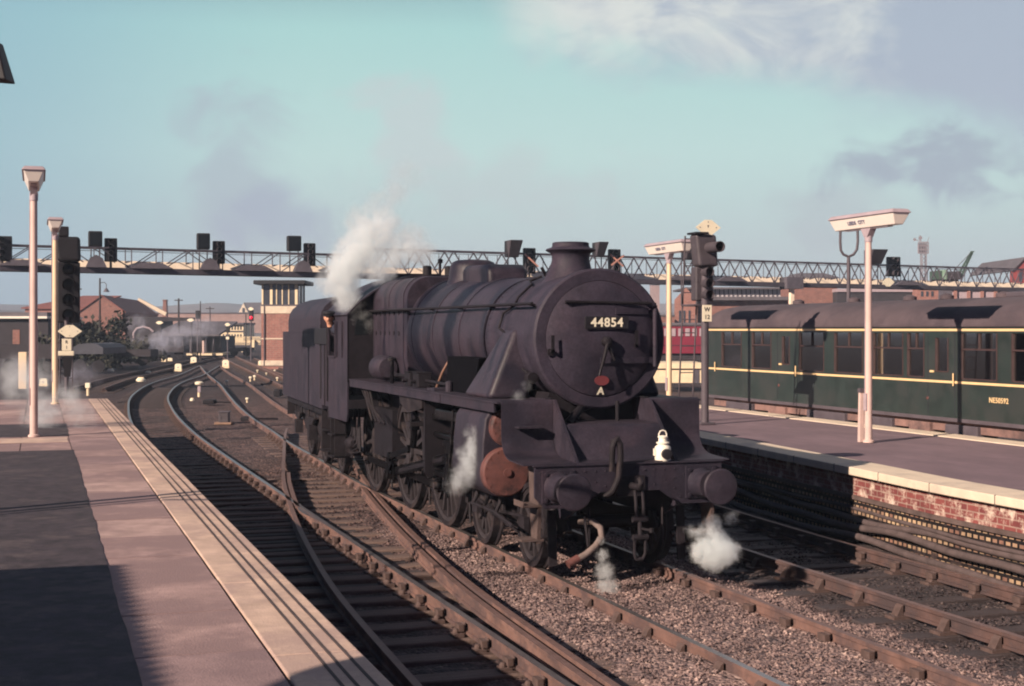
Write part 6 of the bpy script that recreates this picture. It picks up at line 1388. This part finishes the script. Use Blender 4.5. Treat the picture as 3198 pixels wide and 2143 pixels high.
# ground signals and white lineside boxes
def gsig(label, u, v, w, h, kind_='box', zb=-.2):
    p = onground(u, v, zb); Y = FPX * (CAM.z - zb) / (v - VH); k = Y / FPX; t = thing('ground_signal', label, 'ground signal', p, YAW, 'white ground signals among the tracks'); W_, H_ = w * k, h * k
    if kind_ == 'box':
        MB().box(-W_ * .55, W_ * .55, -.12, .12, 0, H_ * .3).build('base', M['cream'], t); q = MB().prism([(-W_ / 2, H_ * .3), (W_ / 2, H_ * .3), (W_ / 2, H_ * .85), (W_ * .3, H_), (-W_ * .3, H_), (-W_ / 2, H_ * .85)], 'y', -.1, .1); q.build('case', M['plate'], t)
        MB().box(-W_ * .12, W_ * .12, -.11, -.1, H_ * .45, H_ * .6).build('lens', M['lampcover'], t)
    elif kind_ == 'post':
        MB().tube([(0, 0, 0), (0, 0, H_ * .6)], W_ * .32, 8).build('post', M['cream'], t); MB().box(-W_ / 2, W_ / 2, -.1, .1, H_ * .6, H_).build('case', M['plate'], t, bevel=.02)
    else:
        MB().lathe([(W_ / 2, 0), (W_ / 2, H_ * .5), (W_ * .3, H_)], (0, 0, 0), 'z', 16).build('cover', M['plate'], t); MB().box(-W_ * .3, W_ * .3, -.05, .05, H_, H_ * 1.15).build('cap', M['cream'], t)
for a in (('white square signal box between the two lamp posts', 137, 1206, 24, 24), ('white post marker at the end of the slabbed platform', 275, 1236, 15, 40, 'post'), ('flat white disc cover beside the curving rail', 440, 1192, 30, 12, 'disc'),
          ('white box on a pale base inside the fan of tracks', 557, 1160, 20, 24), ('white box beneath the thin pole', 605, 1137, 18, 22), ('white box near the end of the low platform', 513, 1130, 16, 16), ('pale low box by the dark wagons', 531, 1128, 14, 10),
          ('low white disc beside the far curve', 345, 1160, 22, 8, 'disc'), ('small pale disc in the fan of tracks', 463, 1166, 18, 7, 'disc'), ('white box with two feet near the white building', 705, 1150, 20, 26), ('slim white post between the running rails', 708, 1202, 8, 14, 'post'),
          ('short yellowish post closer along the running rails', 772, 1258, 9, 16, 'post'), ('white box at the foot of the signal box', 817, 1142, 20, 16), ('first of two slim posts left of the tender', 782, 1192, 8, 16, 'post'), ('second of two slim posts left of the tender', 795, 1188, 8, 16, 'post'),
          ('tiny white post by the signal box siding', 804, 1164, 6, 9, 'post'), ('tiny white post close to the tender side', 866, 1190, 7, 12, 'post'), ('tiny pale post, middle of the siding', 832, 1190, 6, 8, 'post'), ('tiny white post at the corner of the signal box', 884, 1140, 8, 18, 'post'),
          ('tiny white post beyond the two slim ones', 832, 1172, 5, 8, 'post'), ('tiny white post beside the siding rail', 858, 1164, 6, 9, 'post'), ('small white disc on the ballast by the shunt signal', 600, 1252, 14, 8, 'disc'), ('low white box beyond the gate post', 762, 1100, 14, 8), ('low pale box beside the timber post', 664, 1100, 18, 9)):
    gsig(*a)
p = onground(622, 1240, -.2); t = thing('shunt_signal', 'white-topped shunting signal on a short post beside the curved rails', 'ground signal', p, YAW); k = 62.7 / FPX
MB().tube([(0, 0, 0), (0, 0, 30 * k)], 5 * k, 10).build('post', M['cream'], t, smooth=50); MB().box(-4 * k, 6 * k, -.08, .08, 14 * k, 34 * k).build('case', M['lampcover'], t, bevel=.02); MB().lathe([(5 * k, 36 * k), (13 * k, 40 * k), (14 * k, 46 * k), (9 * k, 49 * k), (0, 50 * k)], (0, 0, 0), 'z', 16).build('cap', M['plate'], t, smooth=40)
for i, (label, u, v, w, h) in enumerate((('dark box standing in for a shadow beside the curved platform track', 655, 1262, 36, 14), ('dark point motor next to the grey cabinet', 772, 1315, 34, 14), ('dark point motor by the tender wheels', 868, 1238, 22, 22))):  # first box is added in place of a dark shadow on the ground
    p = onground(u, v, -.2); Y = FPX * 3.01 / (v - VH); k = Y / FPX; t = thing('point_motor_or_shadow_box', label, 'point motor', p, YAW, 'point motors'); MB().box(-w * k / 2, w * k / 2, -.3, .3, 0, h * k).build('case', M['dark'], t, bevel=.04); MB().tube([(w * k / 2, 0, .08), (w * k / 2 + .8, .2, .06)], .03, 6).build('drive_rod', M['under'], t)
# ---- beyond the engine on the other side
g = BG('warehouse', 'brick warehouse with glazed clerestory roof above the railcar', 'warehouse', 2200, 135)
g.poly('gable_wall', [(2108, 1075), (2108, 936), (2143, 899), (2178, 936), (2178, 1075)], BRK2, 0, .5)  # gable paler than the long wall: lit and shaded sides put into brick colour
g.box('long_wall', 2178, 2465, 934, 1075, BRK, .6, 1.2); g.box('clerestory', 2150, 2450, 901, 929, M['interior'], 2, 2.6); g.box('roof', 2146, 2462, 896, 902, SLATE, 1.2, 12); g.box('lower_roof', 2178, 2465, 927, 938, SLATE, -.2, 2.2)
for u in range(2185, 2450, 14): g.box('glazing_bar', u, u + 3, 902, 929, M['gantry'], 1.9, 2)
for u in (2120, 2134, 2150): g.box('window', u, u + 6, 970, 1040, WIN, -.05, .1)
g = BG('brick_annexe', 'low red brick annexe beside the warehouse gable', 'building', 2095, 130); g.box('wall', 2030, 2107, 987, 1080, BRK, 0, 5); g.box('coping', 2030, 2108, 983, 988, SLATE, -.1, 5.1)
g = BG('grey_block', 'hazy grey tower block behind the cream lamp', 'building', 2048, 520); g.box('tower', 2036, 2060, 889, 1020, STONE, 0, 8); g.box('parapet', 2035, 2061, 886, 890, SLATE, -.3, 8.3)
MAR = mat('maroon carriage paint', (.20, .022, .045), .45, 0, .15, 1)
g = BG('maroon_carriage', 'maroon carriage standing below the warehouse gable', 'railway carriage', 2170, 96)
g.box('body', 2020, 2238, 1056, 1104, MAR, 0, 2.7); g.box('upper_body', 2020, 2238, 1020, 1056, MAR, .02, 2.68); g.box('roof', 2020, 2238, 1008, 1020, SLATE, -.05, 2.75, bevel=.2)
for u in range(2030, 2230, 22): g.box('window', u, u + 14, 1026, 1050, M['lampcover'], -.03, .1)
g.box('underframe', 2020, 2238, 1104, 1126, DARKW, .2, 2.5); g.box('lining', 2020, 2238, 1078, 1080, M['ink'], -.01, 0)
g = BG('whitewashed_wall', 'bright whitewashed platform wall seen between engine and W 12 mast', 'wall', 2125, 70)
g.box('wall', 2030, 2196, 1154, 1196, M['cream'], 0, .4); g.box('coping', 2026, 2200, 1134, 1151, M['cream'], -.12, 4); g.box('dark_line', 2030, 2196, 1151, 1155, M['gantry'], -.02, .3)  # dark line between the two cream bands
for u in (2164, 2174): g.box('pier', u, u + 9, 1155, 1196, M['gantry'], -.04, 0)
g = BG('brick_store', 'square brick store with hipped slate roof behind the gantry', 'building', 2545, 150); g.box('wall', 2481, 2616, 866, 1000, BRK, 0, 8)
q = MB().hull8([(g.x(2476), -.5, g.z(868)), (g.x(2622), -.5, g.z(868)), (g.x(2622), 9, g.z(868)), (g.x(2476), 9, g.z(868))], [(g.x(2510), 2.5, g.z(850)), (g.x(2590), 2.5, g.z(850)), (g.x(2590), 6, g.z(850)), (g.x(2510), 6, g.z(850))]); q.build('roof', SLATE, g.t)
g = BG('workshop', 'dark workshop with pale stripe along its top behind the lamp post', 'building', 2740, 148); g.box('wall', 2614, 2868, 912, 1000, DARKW, 0, 8); g.box('fascia', 2612, 2870, 902, 912, M['lampcover'], -.2, 8.2)
g = BG('brick_house', 'pale red brick house between workshop and factory', 'house', 2900, 146); g.box('wall', 2866, 2940, 900, 1000, BRK2, 0, 6); g.box('roof', 2864, 2942, 894, 901, SLATE, -.3, 6.3)
for u in (2876, 2892, 2908): g.box('window', u, u + 7, 910, 926, WIN, -.05, .1)
g = BG('glazed_factory', 'long factory with grey glazing and brick piers above the railcar roof', 'factory', 3080, 150); g.box('glazing', 2938, 3300, 906, 1000, M['lampcover'], .3, 8); g.box('parapet', 2936, 3300, 899, 906, BRK, 0, 8.2)
for u in range(2938, 3300, 42): g.box('pier', u, u + 9, 906, 1000, BRK2, 0, .3)
g = BG('red_mill', 'red brick mill gable at the very edge of the view', 'mill', 3200, 132); g.poly('gable_wall', [(3158, 1000), (3160, 845), (3200, 806), (3242, 845), (3242, 1000)], mat('deep red brick wall', (.26, .055, .06), .9, 0, .25, 1.2), 0, .5); g.poly('roof', [(3157, 846), (3200, 803), (3200, 807), (3160, 848)], SLATE, -.2, 12); g.box('window', 3182, 3192, 850, 880, WIN, -.05, .1)
g = BG('yard_crane', 'dark green yard crane with raised jib beyond the gantry', 'crane', 2960, 138); GRN = mat('crane green', (.05, .085, .065), .6, 0, .25, 2)
g.box('cab', 2922, 2945, 846, 873, GRN, 0, 2); g.box('counterweight', 2955, 3002, 848, 873, DARKW, 0, 2.4); g.box('winch_house', 2943, 2957, 843, 873, mat('pale crane panel', (.22, .34, .26), .6), -.05, 2); g.box('turntable', 2930, 2996, 873, 880, DARKW, .2, 2.2); g.box('pedestal', 2950, 2978, 880, 1060, M['gantry'], .4, 2)
q = MB(); a, b_ = Vector((g.x(3000), 1, g.z(870))), Vector((g.x(3046), 1, g.z(783)))
for dy in (-.25, .25): q.beam(a + Vector((-.15, dy, 0)), b_ + Vector((-.05, dy * .3, 0)), .10, .10); q.beam(a + Vector((.25, dy, 0)), b_ + Vector((.10, dy * .3, 0)), .10, .10)
for i in range(9): f0, f1 = i / 9, (i + 1) / 9; q.beam(a.lerp(b_, f0) + Vector((-.15, -.2, 0)), a.lerp(b_, f1) + Vector((.2, -.2, 0)), .05, .05)
q.build('jib', GRN, g.t); q = MB().tube([(g.x(2990), 1, g.z(842)), tuple(b_)], .03, 6); q.tube([(g.x(2990), 1, g.z(848)), (g.x(2995), 1, g.z(838))], .05, 6); q.build('hoist_rope', M['gantry'], g.t)
g = BG('lattice_tower', 'hazy lattice tower topped by a drum and dish aerials', 'tower', 2886, 320); LT = mat('pale lattice steel', (.22, .19, .21), .7)
q = MB()
for e in (2879, 2893):
    for dy in (0, 1): q.beam((g.x(e), dy, g.z(1000)), (g.x(e), dy, g.z(790)), .18, .18)
for v in range(790, 960, 12): q.beam((g.x(2879), 0, g.z(v)), (g.x(2893), 0, g.z(v + 12)), .12, .12); q.beam((g.x(2893), 0, g.z(v)), (g.x(2879), 0, g.z(v + 12)), .12, .12)
q.build('lattice', LT, g.t); q = MB()
for e in (2869, 2877, 2885, 2892, 2899): q.beam((g.x(e), 0, g.z(791)), (g.x(e), 0, g.z(757)), .22, .22)
for v in (757, 768, 780, 791): q.beam((g.x(2868), 0, g.z(v)), (g.x(2900), 0, g.z(v)), .25, .25)
q.build('drum_cage', LT, g.t); g.box('drum', 2872, 2897, 760, 790, M['lampcover'], .3, 1.6)
q = MB().beam((g.x(2876), .5, g.z(757)), (g.x(2876), .5, g.z(734)), .15, .15); q.lathe([(.45, -.1), (.25, .1), (0, .15)], (g.x(2876), .5, g.z(743)), 'y', 12); q.build('aerial', LT, g.t); q = MB().beam((g.x(2856), .5, g.z(749)), (g.x(2880), .5, g.z(752)), .12, .12); q.lathe([(.35, -.1), (.2, .1), (0, .15)], (g.x(2858), .5, g.z(748)), 'y', 12); q.build('aerial', LT, g.t); MB().beam((g.x(2897), .5, g.z(757)), (g.x(2904), .5, g.z(740)), .1, .1).build('aerial', LT, g.t)
# steel post with U-shaped yoke
g = BG('yoke_post', 'dark steel post forking into a U-shaped yoke behind the railcar', 'post', 2650, 45); k = 45 / FPX
MB().tube([(0, 0, 0), (0, 0, g.z(830)), (0, 0, g.z(803))], [.075, .06, .05], 10).build('post', M['mast'], g.t, smooth=50)
MB().tube([(g.x(2625), 0, g.z(712)), (g.x(2624), 0, g.z(755)), (g.x(2626), 0, g.z(782)), (g.x(2634), 0, g.z(795)), (g.x(2650), 0, g.z(802)), (g.x(2666), 0, g.z(795)), (g.x(2676), 0, g.z(780)), (g.x(2679), 0, g.z(755)), (g.x(2678), 0, g.z(712))], .042, 8).build('yoke', M['mast'], g.t, smooth=60)
# dark horn on a bracket at the very edge of the platform view
p = sight(14, 205, 10.0); t = thing('loudspeaker', 'dark loudspeaker horn on a bracket at the top corner by the platform', 'loudspeaker', (p.x, p.y, p.z)); t.rotation_euler = (0, 0, YAW)
q = MB().hull8([(-.16, -.1, -.10), (.045, -.1, -.115), (.045, .1, -.115), (-.16, .1, -.10)], [(-.16, -.06, .17), (-.03, -.06, .16), (-.03, .06, .16), (-.16, .06, .17)]); q.build('horn', M['signal'], t, bevel=.01)
MB().tube([(-.10, 0, .1), (-6.0, 0, .14), (-6.0, 0, .1 - p.z + LH)], .035, 8).build('bracket_post', M['mast'], t)

# ------------------------------------------------------------------ distant hills
def ridge(name, Y, zt, seed, amp, m):
    r = np.random.default_rng(seed); n = 140; xs = np.linspace(-.75 * Y, .75 * Y, n); zz = np.full(n, float(zt))
    for o_ in range(1, 6): ph = r.uniform(0, 6.28); zz += amp / o_ * np.sin(xs / Y * (2.2 * o_ ** 1.6) * 3 + ph)
    zz += r.uniform(-.8, .8, n) * amp * .12; b = MB()
    for x, z in zip(xs, zz):
        for (dy, f) in ((-Y * .22, -.02), (-Y * .1, .55), (0, 1.0), (Y * .15, .7)): p = cf(x, Y + dy); b.v.append((p.x, p.y, -1 + (z + 1) * max(f, 0)))
    for i in range(n - 1):
        for j in range(3): b.f.append((i * 4 + j, (i + 1) * 4 + j, (i + 1) * 4 + j + 1, i * 4 + j + 1))
    b.m = [0] * len(b.f); kind(b.build(name, m, smooth=60), 'structure')
HILL = mat('wooded distant slope', (.11, .09, .085), .95, 0, .5, .02, second=(.20, .15, .13), amt=.4)
ridge('hills', 1150, 22.5, 5, 2.4, HILL); ridge('hills', 760, 12, 9, 1.6, HILL)
# ------------------------------------------------------------------ steam and smoke: real volumes
def steam(name, label, blobs, Y, dens, nscale, col=(.95, .985, 1), warp=.5, aniso=.2, rough=.62):
    """blobs: surveyed (u, v, radius px, weight[, extra depth]) of one drifting cloud at about Y metres"""
    k = Y / FPX; bl = [(sight(b[0], b[1], Y + (b[4] if len(b) > 4 else 0)), b[2] * k, b[3]) for b in blobs]
    q = bmesh.new()
    for c, r, w in bl: bmesh.ops.create_icosphere(q, subdivisions=2, radius=r * 1.45, matrix=Matrix.Translation(c))
    me = bpy.data.meshes.new(name); q.to_mesh(me); q.free(); o = bpy.data.objects.new(name, me); COL.objects.link(o)
    rm = o.modifiers.new('remesh', 'REMESH'); rm.mode = 'VOXEL'; rm.voxel_size = min(r for _, r, _ in bl) * .35
    m = bpy.data.materials.new(name); m.use_nodes = True; nt = m.node_tree; N = nt.nodes; L = nt.links; N.remove(N['Principled BSDF'])
    g = N.new('ShaderNodeNewGeometry'); rmean = sum(r for _, r, _ in bl) / len(bl)
    n = N.new('ShaderNodeTexNoise'); n.inputs['Scale'].default_value = nscale / rmean; n.inputs['Detail'].default_value = 4; n.inputs['Roughness'].default_value = rough; L.new(g.outputs['Position'], n.inputs[0])
    sb = N.new('ShaderNodeVectorMath'); sb.operation = 'SUBTRACT'; L.new(n.outputs['Color'], sb.inputs[0]); sb.inputs[1].default_value = (.5, .5, .5)
    wp = N.new('ShaderNodeVectorMath'); wp.operation = 'SCALE'; L.new(sb.outputs[0], wp.inputs[0]); wp.inputs['Scale'].default_value = warp * rmean * 2
    ps = N.new('ShaderNodeVectorMath'); ps.operation = 'ADD'; L.new(g.outputs['Position'], ps.inputs[0]); L.new(wp.outputs[0], ps.inputs[1]); acc = None
    for c, r, w in bl:
        d = N.new('ShaderNodeVectorMath'); d.operation = 'DISTANCE'; L.new(ps.outputs[0], d.inputs[0]); d.inputs[1].default_value = c
        mr = N.new('ShaderNodeMapRange'); mr.interpolation_type = 'SMOOTHSTEP'; mr.inputs[1].default_value = r * 1.2; mr.inputs[2].default_value = r * .3; mr.inputs[4].default_value = w; L.new(d.outputs['Value'], mr.inputs[0])
        if acc is None: acc = mr.outputs[0]
        else: a = N.new('ShaderNodeMath'); a.operation = 'ADD'; L.new(acc, a.inputs[0]); L.new(mr.outputs[0], a.inputs[1]); acc = a.outputs[0]
    n2 = N.new('ShaderNodeMapRange'); n2.inputs[1].default_value = .38; n2.inputs[2].default_value = .60; n2.inputs[3].default_value = .15; n2.inputs[4].default_value = 1.5; L.new(n.outputs[0], n2.inputs[0])
    mu = N.new('ShaderNodeMath'); mu.operation = 'MULTIPLY'; L.new(acc, mu.inputs[0]); L.new(n2.outputs[0], mu.inputs[1])
    md = N.new('ShaderNodeMath'); md.operation = 'MULTIPLY'; L.new(mu.outputs[0], md.inputs[0]); md.inputs[1].default_value = dens
    v = N.new('ShaderNodeVolumePrincipled'); v.inputs['Color'].default_value = (*col, 1); v.inputs['Anisotropy'].default_value = aniso; L.new(md.outputs[0], v.inputs['Density']); L.new(v.outputs[0], N['Material Output'].inputs['Volume'])
    me.materials.append(m); kind(o, 'stuff'); o['label'] = label; return o
steam('steam', 'thick white steam billowing up from the cab roof of the engine', [(1150, 1020, 20, .35), (1122, 985, 30, .6), (1090, 940, 46, 1), (1068, 890, 58, 1.1), (1078, 840, 64, 1.1), (1112, 790, 68, 1.1), (1165, 740, 64, 1.0), (1205, 700, 54, .7), (1245, 785, 62, .55), (1320, 792, 52, .40), (1185, 830, 66, .5), (1290, 745, 50, .35), (1130, 695, 60, .30), (1010, 880, 40, .3), (1185, 640, 50, .14), (1235, 600, 55, .09), (1275, 545, 60, .06)], 24.6, 8.5, 1.5, warp=.75)
steam('steam', 'white steam puff hanging beside the cylinder of the engine', [(1476, 1358, 30, .5), (1490, 1395, 42, .9), (1484, 1445, 50, .9), (1446, 1490, 46, .5), (1518, 1380, 32, .45), (1455, 1420, 36, .4), (1510, 1470, 30, .3), (1420, 1520, 34, .25)], 17.45, 10, 1.7, warp=.7)
steam('steam', 'bright white steam puff low down in front of the far buffer', [(2232, 1732, 52, 1.2), (2195, 1722, 42, 1.1), (2268, 1722, 44, 1.1), (2240, 1680, 38, .7), (2225, 1640, 32, .35), (2285, 1618, 26, .2), (2188, 1670, 32, .35), (2160, 1660, 22, .2)], 16.0, 22, 1.7, warp=.8)
steam('steam', 'thin wisp of steam by the hanging hose under the buffer beam', [(1876, 1690, 14, .8), (1882, 1735, 24, .9), (1888, 1785, 34, .7), (1902, 1835, 38, .45), (1880, 1830, 26, .3)], 15.9, 13, 1.8, warp=.7)
steam('steam', 'thin steam leaking over the top of the curved front plate', [(1590, 1275, 20, .6), (1618, 1240, 24, .4), (1645, 1205, 22, .2)], 16.7, 7, 1.4)
steam('steam', 'pale steam drifting round the feet of the two lamp posts', [(130, 1290, 70, 1), (215, 1255, 60, 1), (60, 1190, 80, .8), (260, 1310, 48, .6), (40, 1420, 60, .5), (120, 1180, 60, .5)], 27.0, 1.7, 1.3, warp=.7)
steam('smoke', 'grey smoke drifting across the dark sheds beyond the tracks', [(440, 1085, 40, 1), (500, 1070, 44, 1), (555, 1052, 44, .9), (610, 1030, 42, .6), (650, 1018, 36, .4), (425, 1020, 34, .6), (440, 1000, 26, .5)], 128, .5, 1.4, (.85, .85, .95), warp=.7)
steam('smoke', 'faint smoke low among the dark siding wagons', [(255, 1165, 46, 1), (215, 1170, 36, .8), (300, 1180, 30, .6), (60, 1150, 50, .6)], 62, .35, 1.4, (.8, .8, .92), warp=.7)

# ------------------------------------------------------------------ haze
HZ = MB().box(-1800, 320, -1250, 1250, -1.6, 70).build('haze', [])
hm_ = bpy.data.materials.new('haze'); hm_.use_nodes = True; N = hm_.node_tree.nodes; N.remove(N['Principled BSDF'])
v = N.new('ShaderNodeVolumePrincipled'); v.inputs['Color'].default_value = (.58, .72, .90, 1); v.inputs['Density'].default_value = HAZE; v.inputs['Anisotropy'].default_value = .0
hm_.node_tree.links.new(v.outputs[0], N['Material Output'].inputs['Volume']); HZ.data.materials.append(hm_); kind(HZ, 'stuff')
